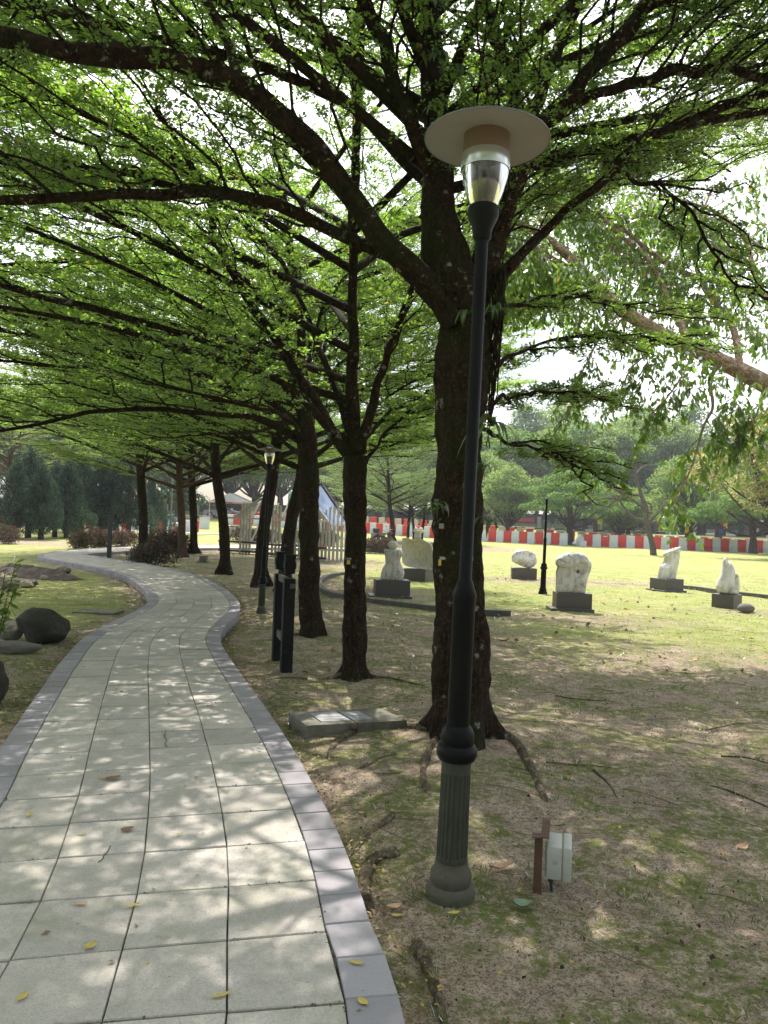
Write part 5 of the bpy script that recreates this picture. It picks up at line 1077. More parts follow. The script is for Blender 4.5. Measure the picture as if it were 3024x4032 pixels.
FT = [lobes_mesh('broad_a', 1, mk_lobes(1, 26, 4.2, 3.2, 8.5, 1.6), 15000, .30, .16, trunk=([(0, 0, -.2), (0, 0, 1.5), (.2, 0, 3), (.4, .1, 6)], .22)),
      lobes_mesh('broad_b', 2, mk_lobes(2, 22, 3.6, 3.4, 11, 1.7), 15000, .30, .16, trunk=([(0, 0, -.2), (0, 0, 2), (-.2, 0, 4), (.1, .1, 8)], .22)),
      lobes_mesh('tall_thin', 3, mk_lobes(3, 15, 2.6, 7, 14, 1.35), 8000, .30, .15, trunk=([(0, 0, -.2), (.1, 0, 5), (-.1, 0, 9), (.1, .1, 12)], .18)),
      lobes_mesh('layered', 4, [(math.cos(i * 2.4) * q, math.sin(i * 2.4) * q, z, 1.9, 1.9, .38) for i, (q, z) in enumerate([(3.4, 2.7), (3, 3.1), (3.6, 3.4), (2.6, 3.7), (3.2, 4.0), (1.8, 4.3), (2.6, 4.5), (3.0, 3.0), (3.8, 3.1), (1.2, 4.9), (2.0, 5.2), (.8, 5.6), (2.8, 4.8), (.2, 6.0), (1.5, 3.5)])], 15000, .22, .12, .1, trunk=([(0, 0, -.2), (0, 0, 1.4), (.1, 0, 2.2), (.2, .1, 4.5)], .24))]
FOR = 'trees beyond the barriers'
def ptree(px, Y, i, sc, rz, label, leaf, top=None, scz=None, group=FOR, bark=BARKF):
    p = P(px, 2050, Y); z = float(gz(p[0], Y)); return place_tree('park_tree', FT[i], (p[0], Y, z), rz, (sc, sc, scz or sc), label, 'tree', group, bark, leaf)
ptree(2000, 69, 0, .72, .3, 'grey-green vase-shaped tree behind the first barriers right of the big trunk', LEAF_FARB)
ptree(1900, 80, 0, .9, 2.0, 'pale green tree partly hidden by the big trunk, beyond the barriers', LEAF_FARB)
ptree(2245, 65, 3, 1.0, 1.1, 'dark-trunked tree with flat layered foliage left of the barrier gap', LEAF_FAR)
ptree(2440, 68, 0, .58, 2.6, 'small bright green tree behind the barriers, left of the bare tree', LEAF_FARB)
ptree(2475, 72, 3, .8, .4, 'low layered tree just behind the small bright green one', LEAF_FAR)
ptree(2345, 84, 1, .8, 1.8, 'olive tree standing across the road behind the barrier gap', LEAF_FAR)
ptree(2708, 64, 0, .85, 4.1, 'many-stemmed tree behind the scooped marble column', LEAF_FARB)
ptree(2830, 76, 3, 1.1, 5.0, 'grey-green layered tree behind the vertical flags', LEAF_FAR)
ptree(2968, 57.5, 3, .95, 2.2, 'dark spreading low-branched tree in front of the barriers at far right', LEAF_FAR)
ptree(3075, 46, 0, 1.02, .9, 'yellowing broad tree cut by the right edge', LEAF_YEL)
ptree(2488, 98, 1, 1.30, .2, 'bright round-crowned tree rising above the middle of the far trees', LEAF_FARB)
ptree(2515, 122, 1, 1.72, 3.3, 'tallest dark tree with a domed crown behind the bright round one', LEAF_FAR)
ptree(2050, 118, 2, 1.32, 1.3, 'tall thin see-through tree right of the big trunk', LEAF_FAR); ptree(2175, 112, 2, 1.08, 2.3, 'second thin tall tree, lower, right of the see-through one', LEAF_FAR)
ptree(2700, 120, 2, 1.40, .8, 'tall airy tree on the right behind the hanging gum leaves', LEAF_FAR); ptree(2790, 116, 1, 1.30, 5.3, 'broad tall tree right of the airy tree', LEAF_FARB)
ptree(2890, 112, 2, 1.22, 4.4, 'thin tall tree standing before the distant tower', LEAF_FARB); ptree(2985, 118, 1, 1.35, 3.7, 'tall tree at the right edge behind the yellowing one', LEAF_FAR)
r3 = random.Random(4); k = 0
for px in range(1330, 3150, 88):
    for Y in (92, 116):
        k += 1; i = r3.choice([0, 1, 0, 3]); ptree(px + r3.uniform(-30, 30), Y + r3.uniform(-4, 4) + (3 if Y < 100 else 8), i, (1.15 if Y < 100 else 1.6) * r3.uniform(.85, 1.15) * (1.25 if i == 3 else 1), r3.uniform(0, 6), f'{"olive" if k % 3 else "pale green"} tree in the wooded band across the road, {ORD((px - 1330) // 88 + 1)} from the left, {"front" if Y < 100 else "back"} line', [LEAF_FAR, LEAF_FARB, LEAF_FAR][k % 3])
for px, Y, i, lb, lf in ((1552, 46, 3, 'dark green layered tree behind the ear-shaped sculpture', LEAF_MID), (1608, 52, 3, 'second dark layered tree, just right of the one behind the sculpture', LEAF_MID), (1632, 58, 3, 'slim trunk tree between two others left of the big trunk', LEAF_MID), (1662, 54, 3, 'thin dark tree closest to the left side of the big trunk', LEAF_MID), (1430, 62, 3, 'layered green tree seen between the forked tree and the shelter', LEAF_MID)):
    p = P(px, 2050, Y); place_tree('shade_tree', UB if px != 1552 else UA, (p[0], Y, 0), px * .1, .98 if px == 1552 else .8, lb, 'tree', 'shade trees on the far side of the lawn', BARK, lf)
for j, (px, Y, s_) in enumerate(((1100, 88, 1.3), (700, 84, 1.2), (560, 86, 1.3), (420, 82, 1.2), (250, 84, 1.3), (90, 82, 1.3), (900, 92, 1.4), (1250, 95, 1.4), (-60, 80, 1.3), (330, 100, 1.6), (640, 104, 1.7), (1000, 106, 1.7))):
    ptree(px, Y, 0 if j % 2 else 1, s_, j, f'leafy green tree beyond the lawn and road on the left side, {ORD(j + 1)} planted', [LEAF_FARB, LEAF_MID][j % 2], group='leafy trees beyond the left lawn')
# low broad-leaved tree over the blue container
bl = lobes_mesh('broadleaf', 14, [(0, 0, 2.9, 1.5, 1.3, .5), (.9, .2, 2.6, 1.1, 1, .4), (-1, 0, 2.7, 1.2, 1, .4), (.2, .3, 3.5, 1.1, 1, .4)], 1600, .34, .16, -.2, trunk=([(0, 0, 0), (0, 0, 1.2), (.1, 0, 2), (.1, 0, 2.6)], .08))
g = G(700, 2104); place_tree('broadleaf_tree', bl, (g[0], g[1], 0), 0, 1.0, 'small tree with large blue-green leaves over the blue container', 'tree', None, BARK2, LEAF_CON)
for i, (px, y_, s_) in enumerate(((2418, 63.5 + 20, 1.0), (2560, 86, 1.05), (2678, 86, 1.05), (2255, 84, .9), (2215, 80, .7), (2150, 82, .5), (1478, 82, .9), (2520, 80, .9), (2920, 84, .9))):
    if i == 0: TOP = lobes_mesh('topiary', 9, [(0, 0, 1.15, 1.15, 1.15, 1.2)], 5000, .10, .06, .2, shell=.93)
    p = P(px, 2050, y_); place_tree('round_bush', (None, None, TOP[2]), (p[0], y_, float(gz(p[0], y_))), i, s_, f'clipped round dark bush along the road, {["right of the barrier gap", "left of the bare tree trunk", "behind the scooped column", "at the barrier gap", "narrow one left of the gap", "near the headless lamp", "left of the big tree", "low one by the bare tree", "by the flags"][i]}', 'bush', 'clipped round bushes', BARK, LEAF_CON)
# conifers on the left
def conifer(nm, seed, H, Rb):
    r_ = np.random.default_rng(seed); lb = []
    for i in range(40):
        f = (i / 39) ** .9; a = i * 2.4; q = Rb * (1 - f) ** .8 * r_.uniform(.45, .9) + .05; w_ = (.16 + .20 * Rb * (1 - f)) * r_.uniform(.6, 1.25); lb.append((math.cos(a) * q * 1.15, math.sin(a) * q * 1.15, .7 + f * (H - 1.2), w_, w_, w_ * r_.uniform(.9, 1.5)))
    return lobes_mesh(nm, seed, lb, 13000, .14, .035, 1.0, trunk=([(0, 0, -.1), (0, 0, H * .3), (0, .05, H * .6), (0, 0, H * .85)], .11), shell=.7, elsp=.45)
CA, CB_ = conifer('conifer_a', 5, 4.4, 1.3), conifer('conifer_b', 6, 5.0, 1.6)
for i, (px, py, m_, s_, lb) in enumerate([(62, 2122, CA, .95, 'blue-green conifer nearest the left edge'), (110, 2118, CB_, 1.0, 'tall blue-green conifer second from the left edge'), (160, 2124, CA, .9, 'pointed pale blue-green conifer standing forward of its row'), (215, 2115, CB_, .9, 'dark conifer just right of the pointed pale one'),
        (262, 2118, CA, 1.0, 'conifer with bare leaning stem, middle of the row'), (318, 2112, CB_, 1.0, 'dense dark conifer left of the black bollard'), (395, 2112, CB_, 1.05, 'spreading dark conifer behind the black bollard'), (455, 2115, CA, 1.1, 'dark bushy conifer right of the black bollard'), (505, 2118, CB_, .95, 'conifer close to the double-stemmed tree, left side'), (595, 2112, CA, .9, 'lighter conifer right of the double-stemmed tree'), (290, 2098, CB_, 1.25, 'tallest conifer, top showing above the row')]):
    g = G(px, py); place_tree('conifer', m_, (g[0], g[1], 0), i * 1.3, s_, lb, 'conifer', 'blue-green conifers left of the path', BARKF, LEAF_CON)
# burgundy shrubs
SHR = lobes_mesh('shrub', 12, [(0, 0, .35, .55, .5, .38), (.35, .1, .3, .4, .4, .32), (-.38, 0, .3, .42, .4, .32), (.1, -.1, .5, .4, .4, .3)], 2600, .09, .04, .5, shell=.55)
st_ = []; rs_ = np.random.default_rng(1)
for i, (px, py, s_, lb) in enumerate([(590, 2232, 1.05, 'round burgundy shrub inside the path hairpin, at the double-stemmed tree'), (548, 2224, .85, 'small dark burgundy shrub touching the left of the round one'), (655, 2178, 1.25, 'burgundy hedge bush behind the round shrub, middle'), (612, 2176, 1.2, 'burgundy hedge bush behind the round shrub, left end'), (702, 2180, 1.15, 'burgundy hedge bush behind the round shrub, right end'),
        (300, 2164, 1.2, 'reddish shrub at the start of the hedge left of the bollard'), (345, 2160, 1.35, 'dark leafy shrub in the hedge directly left of the bollard'), (390, 2158, 1.25, 'dark shrub in the hedge just behind the bollard'), (455, 2153, 1.2, 'low shrub in the hedge right of the bollard'), (500, 2150, 1.15, 'low shrub in the hedge next to the double-stemmed tree'), (10, 2142, 1.3, 'burgundy shrub at the left edge below the lone trunk'),
        (955, 2140, 1.4, 'burgundy bush at the left end of the shelter'), (1015, 2142, 1.3, 'burgundy bush behind the shelter left bench'), (1065, 2144, 1.3, 'burgundy bush behind the shelter, second'), (1160, 2148, 1.3, 'burgundy bush behind the shelter middle posts'), (1225, 2148, 1.3, 'burgundy bush behind the shelter right part'), (1290, 2150, 1.3, 'burgundy bush behind the right-hand shelter posts'), (1450, 2180, 1.0, 'sparse burgundy shrub right of the forked tree'), (1510, 2182, 1.1, 'sparse burgundy shrub left of the ear-shaped sculpture')]):
    g = G(px, py); place_tree('burgundy_shrub', (None, None, SHR[2]), (g[0], g[1] + .4, 0), i * 1.1, s_ * (.78 if 4 < i < 11 else .9), lb, 'shrub', 'burgundy-leaved shrubs', BARK, LEAF_RED)
# bare tree on the lawn
b0 = G(2574, 2186); Yb = b0[1]
bare = thing('bare_tree', b0, 0, 'leafless dark tree with crooked limbs on the lawn before the barriers', 'tree')
V, F = one_tube([tuple(b0 + [0, 0, -.1])] + [tuple(P(a, b_, Yb)) for a, b_ in ((2568, 2140), (2552, 2085), (2543, 2050), (2545, 2010), (2528, 1960), (2505, 1870), (2495, 1825), (2485, 1780))], [.22, .17, .15, .14, .13, .10, .07, .05, .03], 12, 60, .2, 3)
link('trunk', mesh_np('trunk', V - b0, F, True), BARE, bare); bl_ = []
for pts in ([(2545, 2050), (2500, 2040), (2460, 2000), (2430, 1965), (2380, 1962), (2300, 1975), (2260, 1982)], [(2548, 2065), (2590, 2050), (2615, 2020), (2625, 1985), (2650, 1955)], [(2540, 2010), (2500, 1975), (2450, 1945), (2400, 1915), (2370, 1895)], [(2525, 1950), (2470, 1945), (2420, 1920), (2375, 1890)], [(2545, 2010), (2562, 2020), (2565, 1995), (2548, 1975)], [(2550, 2060), (2600, 2010), (2650, 1950), (2700, 1900)], [(2505, 1870), (2530, 1840), (2560, 1830)], [(2430, 1965), (2400, 1990), (2370, 2000)]):
    K = resample([tuple(P(a, b_, Yb + .3 * (i % 3))) for i, (a, b_) in enumerate(pts)], 18); V, F = one_tube([tuple(q) for q in K], [.085, .065, .05, .02], 8, 24, .2, len(bl_)); lo_ = link('limb', mesh_np('limb', V - b0, F, True), BARE, bare); bl_.append((K, lo_))
for K, lo_ in bl_: s1 = branch_out(K[None], 5, .3, 1, 1.0, .8, .1, rng, 6, .7, .3, wig=.08) - b0; link('twigs', twig_mesh('twigs', [(s1, rad(s1, .02, .006), 4)]), BARE, lo_)

# ------------------------------------------------------------------ leaning gum tree reaching in from the right
g0 = np.array([9.6, 9.2, 0.]); gt = thing('gum_tree', g0, 0, 'pale smooth-barked gum tree reaching in from the right, long hanging leaves', 'tree'); rg = np.random.default_rng(77)
GL = [([(1990, 1150, 9.2), (1850, 950, 9.4), (1659, 832, 9.6), (1560, 782, 9.8), (1470, 742, 10), (1400, 705, 10.1), (1330, 660, 10.2), (1290, 622, 10.3), (1235, 560, 10.4), (1180, 515, 10.5), (1120, 480, 10.6)], [.20, .16, .125, .115, .10, .09, .08, .06, .045]),
      ([(1300, 650, 10.2), (1262, 640, 10.4), (1220, 618, 10.5), (1150, 610, 10.6), (1080, 605, 10.7)], [.06, .055, .05, .04, .03]), ([(1290, 622, 10.3), (1262, 590, 10.2), (1215, 585, 10.1), (1150, 570, 10)], [.045, .035, .03, .02]),
      ([(1270, 600, 10.3), (1200, 560, 10.6), (1130, 520, 10.8)], [.03, .025, .015]), ([(1490, 740, 10), (1440, 640, 10.6), (1400, 560, 11), (1330, 500, 11.4), (1240, 400, 11.6)], [.05, .04, .03, .015]),
      ([(1600, 800, 9.7), (1580, 700, 10.4), (1520, 620, 11), (1500, 520, 11.4), (1540, 400, 11.8)], [.05, .04, .03, .015]), ([(1659, 640, 10.5), (1560, 610, 10.8), (1480, 590, 11), (1400, 540, 11.3), (1300, 450, 11.8)], [.05, .04, .03, .015]),
      ([(1550, 780, 9.8), (1535, 830, 9.7), (1540, 880, 9.6), (1520, 920, 9.5), (1500, 990, 9.4), (1480, 1040, 9.3), (1450, 1090, 9.2)], [.025, .018, .014, .008]), ([(1345, 670, 10.2), (1300, 720, 9.9), (1270, 780, 9.8), (1240, 840, 9.7), (1230, 900, 9.6)], [.02, .014, .01, .006]),
      ([(1420, 715, 10.1), (1400, 760, 9.9), (1360, 800, 9.8), (1345, 850, 9.7)], [.02, .014, .01, .006]), ([(1659, 832, 9.6), (1640, 880, 9.4), (1620, 930, 9.3)], [.02, .014, .006]), ([(1700, 700, 10), (1640, 620, 10.4), (1600, 500, 10.8), (1500, 440, 11.2), (1400, 420, 11.6)], [.04, .03, .02, .01]), ([(1180, 515, 10.5), (1160, 440, 10.8), (1170, 390, 11), (1240, 380, 11.2)], [.03, .02, .015, .01]),
      ([(1500, 745, 10), (1480, 800, 9.8), (1440, 860, 9.7), (1400, 900, 9.7)], [.02, .014, .01, .006]), ([(1620, 815, 9.7), (1590, 860, 9.6), (1575, 920, 9.5)], [.02, .012, .006]), ([(1650, 540, 11), (1560, 480, 11.4), (1450, 460, 11.8), (1330, 470, 12)], [.03, .02, .012, .006])]
GK = []
V, F = one_tube([tuple(g0 + [0, 0, -.2]), tuple(g0 + [-.1, 0, .6]), tuple(g0 + [-.2, 0, 1.6]), tuple(PD(1990, 1150, 9.2)), tuple(PD(1870, 975, 9.36))], [.34, .26, .23, .21, .17], 20, 40, .08, 5); link('trunk', mesh_np('trunk', V - g0, F, True), GUM, gt)
for i, (pts, rr) in enumerate(GL):
    p, r_ = limb(pts, rr); V, F = one_tube([tuple(q) for q in p], rr, 14, 40, .10, i * 2.); link('limb', mesh_np('limb', V - g0, F, True), GUM, gt); GK.append(p)
GK = np.array(GK); wl_ = np.array([3 if i == 0 else 1 for i in range(len(GK))])
dang = [7, 8, 9, 10, 13, 14]; mainl = [i for i in range(len(GK)) if i not in dang]
s1 = np.vstack([branch_out(GK[mainl], 30, .10, 1, 1.15, .9, .05, rg, 7, .6, .2, sag=.25, taper=.3), branch_out(GK[dang], 5, .35, 1, .32, .8, -.2, rg, 7, .6, .2, sag=.35, taper=.3)])
s1 = s1[~((s1[:, -1, 2] < 3.1) & (np.arange(len(s1)) < len(mainl) * 30))]
hang = branch_out(s1, 7, .15, 1, .42, .6, -.9, rg, 6, .3, .1, sag=.5, taper=.2)
hang = np.vstack([hang, GK[dang][:, 6:][:, ::2][:, :6] if False else hang[:1]])
k_, p_, _ = hang.shape; nn_ = 9; tt_ = rg.uniform(.1, 1, (k_, nn_)); xx = tt_ * (p_ - 1); ii = np.clip(xx.astype(int), 0, p_ - 2); ff = (xx - ii)[..., None]; kk_ = np.arange(k_)[:, None]
pos = (hang[kk_, ii] * (1 - ff) + hang[kk_, ii + 1] * ff).reshape(-1, 3); m = len(pos); az = rg.uniform(0, 6.28, m); el = rg.normal(-1.0, .35, m); d = np.stack([np.cos(az) * np.cos(el), np.sin(az) * np.cos(el), np.sin(el)], 1)
link('twigs', twig_mesh('twigs', [(s1 - g0, rad(s1, .009, .003), 5), (hang - g0, rad(hang, .0025, .0012), 3)]), GUM, gt)
link('crown', leaf_mesh('crown', [leaf_quads(pos - g0, d, norm(rg.normal(0, 1, (m, 3))), .115, .048, rg)], rg, 1.0), LEAF_EUC, gt)

# ------------------------------------------------------------------ ferns, climbers and hanging roots on the big tree
def strap_fern(px, py, Y, n, L, seed, label, droop=1.0, W=.022, name='epiphyte_fern'):
    r_ = np.random.default_rng(seed); c = P(px, py, Y); V, F = [], []
    for i in range(n):
        az = r_.uniform(-2.9, -.2) if i % 4 else r_.uniform(-3.14, 3.14); el = r_.uniform(.1, 1.1); l_ = L * r_.uniform(.55, 1.1); d = np.array([math.cos(az) * math.cos(el), math.sin(az) * math.cos(el), math.sin(el)])
        s = np.linspace(0, 1, 9)[:, None]; p = d * l_ * s * (1 - .25 * s * droop) + np.array([0, 0, -1.]) * l_ * .75 * droop * s ** 2.2; sd = norm(np.cross(d, [0, 0, 1.]) + 1e-4) * W * r_.uniform(.6, 1.1); wv = np.sin(np.clip(s * 2.8 + .35, 0, 3.1)) * sd
        b_ = len(V) * 0 + sum(len(x) for x in V); V.append(np.vstack([p - wv, p + wv])); F += [(b_ + j, b_ + j + 1, b_ + 9 + j + 1, b_ + 9 + j) for j in range(8)]
    V = np.vstack(V); F = np.array(F); o = link(name, mesh_np(name, V, F, True, {'rnd': ('FACE', np.repeat(r_.random(n), 8))}), FERN); o.location = c; tag(o, label, 'fern', 'ferns growing on the big tree'); return o
for i, a in enumerate([(1840, 1240, 5.12, 12, .26, 'strap-leaved fern on the front of the big trunk, left of the lamp pole'), (1950, 1230, 5.2, 14, .26, 'fern on the right side of the big trunk, right of the lamp pole'), (1935, 1680, 5.2, 18, .36, 'long-leaved fern hanging low on the right side of the big trunk'), (1930, 2060, 5.22, 9, .30, 'grassy fern with drooping blades low on the right of the trunk'),
        (1905, 1850, 5.2, 7, .28, 'small fern tuft beside the lamp pole at mid trunk'), (1715, 2010, 5.25, 13, .34, 'fern with long narrow blades on the left of the big trunk'), (1700, 30, 5.2, 10, .22, 'fern high on the central stem at the top of the picture'), (1725, 230, 5.2, 12, .24, 'fern on the central stem a little left above the lamp hat'), (1800, 300, 5.15, 16, .26, 'broad-leaved fern hanging just above the lamp hat'), (1740, 420, 5.2, 10, .2, 'fern directly above the left rim of the lamp hat'),
        (1845, 130, 5.1, 12, .24, 'fern near the top right of the central stem'), (1600, 60, 4.95, 7, .18, 'fern on the up-left limb near the top'), (1640, 200, 5.1, 8, .18, 'fern where the up-left limb meets the stem')]): strap_fern(*a[:5], 50 + i, a[5], W=.016 if i < 6 else .02)
rc = np.random.default_rng(9); cp, cd = [], []
for p in [T1LS[k] for k in (0, 3, 5, 6, 7, 8, 11, 12, 13)] + [T2LS[0], T2LS[1], T3LS[0], T2LS[3]]:
    n = 230; t_ = rc.uniform(0, 1, n) * (len(p) - 1); i = np.clip(t_.astype(int), 0, len(p) - 2); f = (t_ - i)[:, None]; q = p[i] * (1 - f) + p[i + 1] * f; a = rc.uniform(0, 6.28, n); r_ = .045 * (1 - .5 * t_ / len(p))
    tg_ = norm(p[i + 1] - p[i]); s_ = norm(np.cross(tg_, [0, 0, 1.]) + 1e-5); u_ = np.cross(s_, tg_); nn = s_ * np.cos(a)[:, None] + u_ * np.sin(a)[:, None]; cp.append(q + nn * (r_[:, None] + .01)); cd.append(norm(nn + [0, 0, -.5] + rc.normal(0, .4, (n, 3))))
cp, cd = np.vstack(cp), np.vstack(cd)
o = link('climbing_fern', leaf_mesh('climbing_fern', [leaf_quads(cp, cd, norm(rc.normal(0, 1, cp.shape)), .055, .014, rc)], rc), FERN); tag(o, 'small strap leaves creeping over the limbs of the near trees', 'creeper', kind='stuff')
n = 420; u = rc.random(n); px = rc.uniform(1640, 1800, n); py = rc.uniform(1150, 1620, n); cp = np.array([P(a, b_, 5.18) for a, b_ in zip(px, py)]); cp[:, 1] += ((cp[:, 0] - .58) ** 2) * 3 ; keep = np.abs(cp[:, 0] - .55) < .19; cp = cp[keep]
cd = norm(np.array([0, -.6, -.4]) + rc.normal(0, .6, cp.shape)); o = link('climbing_creeper', leaf_mesh('climbing_creeper', [leaf_quads(cp, cd, norm(rc.normal(0, 1, cp.shape)), .022, .018, rc)], rc), FERN); tag(o, 'tiny round creeper leaves dotted over the fork of the big trunk', 'creeper', kind='stuff')
K = []
for i in range(26):
    x0 = 1945 + rc.uniform(-20, 45); p0 = P(x0, 1060 + rc.uniform(-40, 80), 5.3 + rc.uniform(-.08, .12)); p1 = P(1915 + rc.uniform(-10, 22), 1480 + rc.uniform(-120, 320), 5.3); s = np.linspace(0, 1, 10)[:, None]; q = p0 * (1 - s) + p1 * s; q[:, 0] += np.sin(s[:, 0] * 3.1) * rc.uniform(-.02, .05); K.append(q + rc.normal(0, .006, q.shape))
K = np.array(K); o = link('hanging_roots', twig_mesh('hanging_roots', [(K, rad(K, .007, .004), 5)]), BARK); tag(o, 'bundle of thin aerial roots hanging down the right side of the big trunk', 'hanging roots')
# tags nailed to the trunks
YT = mat_simple('tag_yellow', (.55, .40, .08), .6); GT = mat_simple('tag_grey', (.22, .24, .20), .5)
def plate(parent, base, px, py, Y, w_, h_, mt, nm='tag_plate'):
    c = P(px, py, Y) - base; b = MB(); b.box(tuple(c), (w_, .003, h_), Matrix.Rotation(R(-20), 3, 'Z')); return b.build(nm, mt, parent), c
plate(T1, T1B, 1738, 2071, 5.20, .034, .036, GT); plate(T1, T1B, 1732, 2215, 5.215, .020, .042, YT); _, c = plate(T1, T1B, 1744, 2198, 5.205, .046, .022, GT)
def lettering(txt, parent, loc, size, mat, rz=0):
    cu = bpy.data.curves.new('lettering', 'FONT'); cu.body = txt; cu.size = size; cu.align_x = 'CENTER'; cu.align_y = 'CENTER'; cu.extrude = .0004; tmp_ = bpy.data.objects.new('lettering_curve', cu); C.objects.link(tmp_); dg = bpy.context.evaluated_depsgraph_get(); me_ = bpy.data.meshes.new_from_object(tmp_.evaluated_get(dg)); bpy.data.objects.remove(tmp_); o = bpy.data.objects.new('lettering', me_); C.objects.link(o); me_.materials.clear(); me_.materials.append(mat); o.parent = parent; o.location = tuple(loc); o.rotation_euler = (R(90), 0, rz); return o
lettering('UA.023', T1, (c[0] - .001, c[1] - .0035, c[2]), .013, STK, R(-20))
pT2 = P(1372, 2214, 7.38); b = MB(); b.box(tuple(pT2 - T2B), (.033, .003, .040), Matrix.Rotation(R(-12), 3, 'Z')); b.build('tag_plate', YT, T2); pw = P(1374, 2200, 7.38); b = MB(); b.box(tuple(pw - T2B), (.045, .003, .018), Matrix.Rotation(R(-12), 3, 'Z')); b.build('tag_plate', GT, T2)

# ------------------------------------------------------------------ fallen leaves
def dead_leaf(px, py, L, W, rz, mt, label, z=None, curl=.25):
    g = G(px, py, .10 if z is None else z); zz = (.104 if z is None else float(gz(g[0], g[1])) + .008); n, m_ = 9, 5; V = []
    for i in range(n):
        u = i / (n - 1); w_ = W / 2 * math.sin(math.pi * min(1, u * .92 + .04)) ** .8
        for j in range(m_): v_ = j / (m_ - 1) * 2 - 1; V.append((u * L - L / 2, v_ * w_, .003 + curl * L * .35 * (2 * u - 1) ** 2 * (.4 + .6 * (u > .5)) + curl * W * .5 * v_ * v_))
    idx = np.arange(n * m_).reshape(n, m_); F = np.stack([idx[:-1, :-1], idx[1:, :-1], idx[1:, 1:], idx[:-1, 1:]], -1).reshape(-1, 4)
    o = link('fallen_leaf', mesh_np('fallen_leaf', np.array(V), F, True), mt); o.location = (g[0], g[1], zz); o.rotation_euler = (0, 0, R(rz)); tag(o, label, 'leaf', 'fallen leaves'); return o
LY = mat_simple('leaf_dry_yellow', (.50, .40, .10), .7, scale=30); LT = mat_simple('leaf_dry_tan', (.50, .33, .21), .75, scale=20); LB = mat_simple('leaf_dry_brown', (.26, .15, .08), .75, scale=30); LG = mat_simple('leaf_grey_green', (.20, .27, .19), .7, scale=20); LO = mat_simple('leaf_dry_orange', (.42, .17, .05), .75, scale=30)
for a in [(1972, 3462, .115, .045, 15, LT, 'large pinkish tan curled leaf between the lamp and the grey box', 0, .5), (2055, 3622, .075, .06, -20, LG, 'grey-green lobed leaf on the soil in front of the grey box', 0, .5), (1550, 3628, .06, .035, 10, LT, 'pinkish leaf on the soil left of the lamp foot', 0, .4), (1560, 3660, .05, .018, 0, LY, 'yellow leaf on the soil just below the pinkish one', 0, .2), (1680, 3570, .05, .02, -60, LY, 'folded yellow leaf touching the left of the lamp foot', 0, .4), (1785, 3650, .05, .02, 12, LY, 'long yellow leaf on the soil in front of the lamp foot', 0, .2),
          (445, 3070, .075, .05, 25, LB, 'brown curled leaf on the paving, left of the centre joint'), (405, 3068, .06, .02, 0, LY, 'yellow leaf right beside the brown curled leaf'), (500, 3273, .055, .045, 30, LB, 'tan brown leaf on the third slab row, left half'), (522, 3572, .055, .018, 25, LY, 'yellow leaf on the slab left of the centre joint'), (355, 3735, .045, .03, 60, LY, 'yellow leaf on a joint at lower left'), (870, 3928, .065, .016, 25, LY, 'long yellow leaf crossing the joint at the bottom centre'),
          (87, 3935, .045, .022, 80, LY, 'yellow leaf on the bottom left slab'), (1402, 3800, .055, .018, -20, LY, 'yellow leaf on the kerb at lower right'), (1428, 3955, .045, .025, -50, LY, 'curled yellow leaf on the kerb nearest the bottom'), (115, 3213, .045, .022, 100, LY, 'pale leaf on the far left slab'), (320, 3290, .04, .012, 0, LY, 'thin yellow leaf left of the tan brown one'), (825, 2782, .06, .035, 10, LB, 'brown leaf far up the path near the right kerb'), (2420, 2260 + 700, .05, .025, 0, LB, 'brown leaf on the soil right of the surface roots', 0, .5),
          (2920, 3360, .08, .05, 30, LT, 'pinkish leaf at the far right in the sunlit soil', 0, .5), (2845, 3385, .05, .04, 70, LT, 'small tan leaf left of the far right pinkish one', 0, .5), (1985, 2528, .12, .07, 0, LO, 'orange leaf on the lawn right of the big trunk', 0, .5), (318, 3566, .045, .02, 10, LT, 'small tan leaf on the slab at lower left centre'), (710, 3290, .03, .014, 40, LY, 'tiny yellow leaf near the middle of the path')]:
    dead_leaf(*a)
# scattered litter, grass blades and twigs
rl = np.random.default_rng(123)
def scatter(n, x0, x1, y0, y1, dens):
    x = rl.uniform(x0, x1, n); y = y0 * (y1 / y0) ** rl.random(n) if y0 > 0 else rl.uniform(y0, y1, n); k_ = rl.random(n) < dens(x, y); return x[k_], y[k_]
cyy = cen[:, 1]; o_ = np.argsort(cyy[:250]); cX = lambda y: np.interp(y, cen[:250, 1], cen[:250, 0])
def off(x, y): 
    d = np.full(x.shape, 99.)
    for q in cen[::4]: d = np.minimum(d, np.hypot(x - q[0], y - q[1]))
    return d
def ground_z(x, y): return gz(x, y) + .002
x, y = scatter(60000, -9, 9, 1.6, 26, lambda x, y: np.where(off(x, y) > .9, .55, .05)); onp = off(x, y) < .82; z = np.where(onp, .106, ground_z(x, y) + .012); n = len(x)
az = rl.uniform(0, 6.28, n); d = np.stack([np.cos(az), np.sin(az), rl.normal(0, .25, n)], 1); pos = np.stack([x, y, z], 1); V, F = leaf_quads(pos, norm(d), norm(np.array([0, 0, 1.]) + rl.normal(0, .35, (n, 3))), 1., .5, rl); lv_ = V.reshape(-1, 4, 3); V = (lv_[:, :1] + (lv_ - lv_[:, :1]) * np.clip(rl.lognormal(math.log(.015), .45, n), .006, .045)[:, None, None]).reshape(-1, 3)
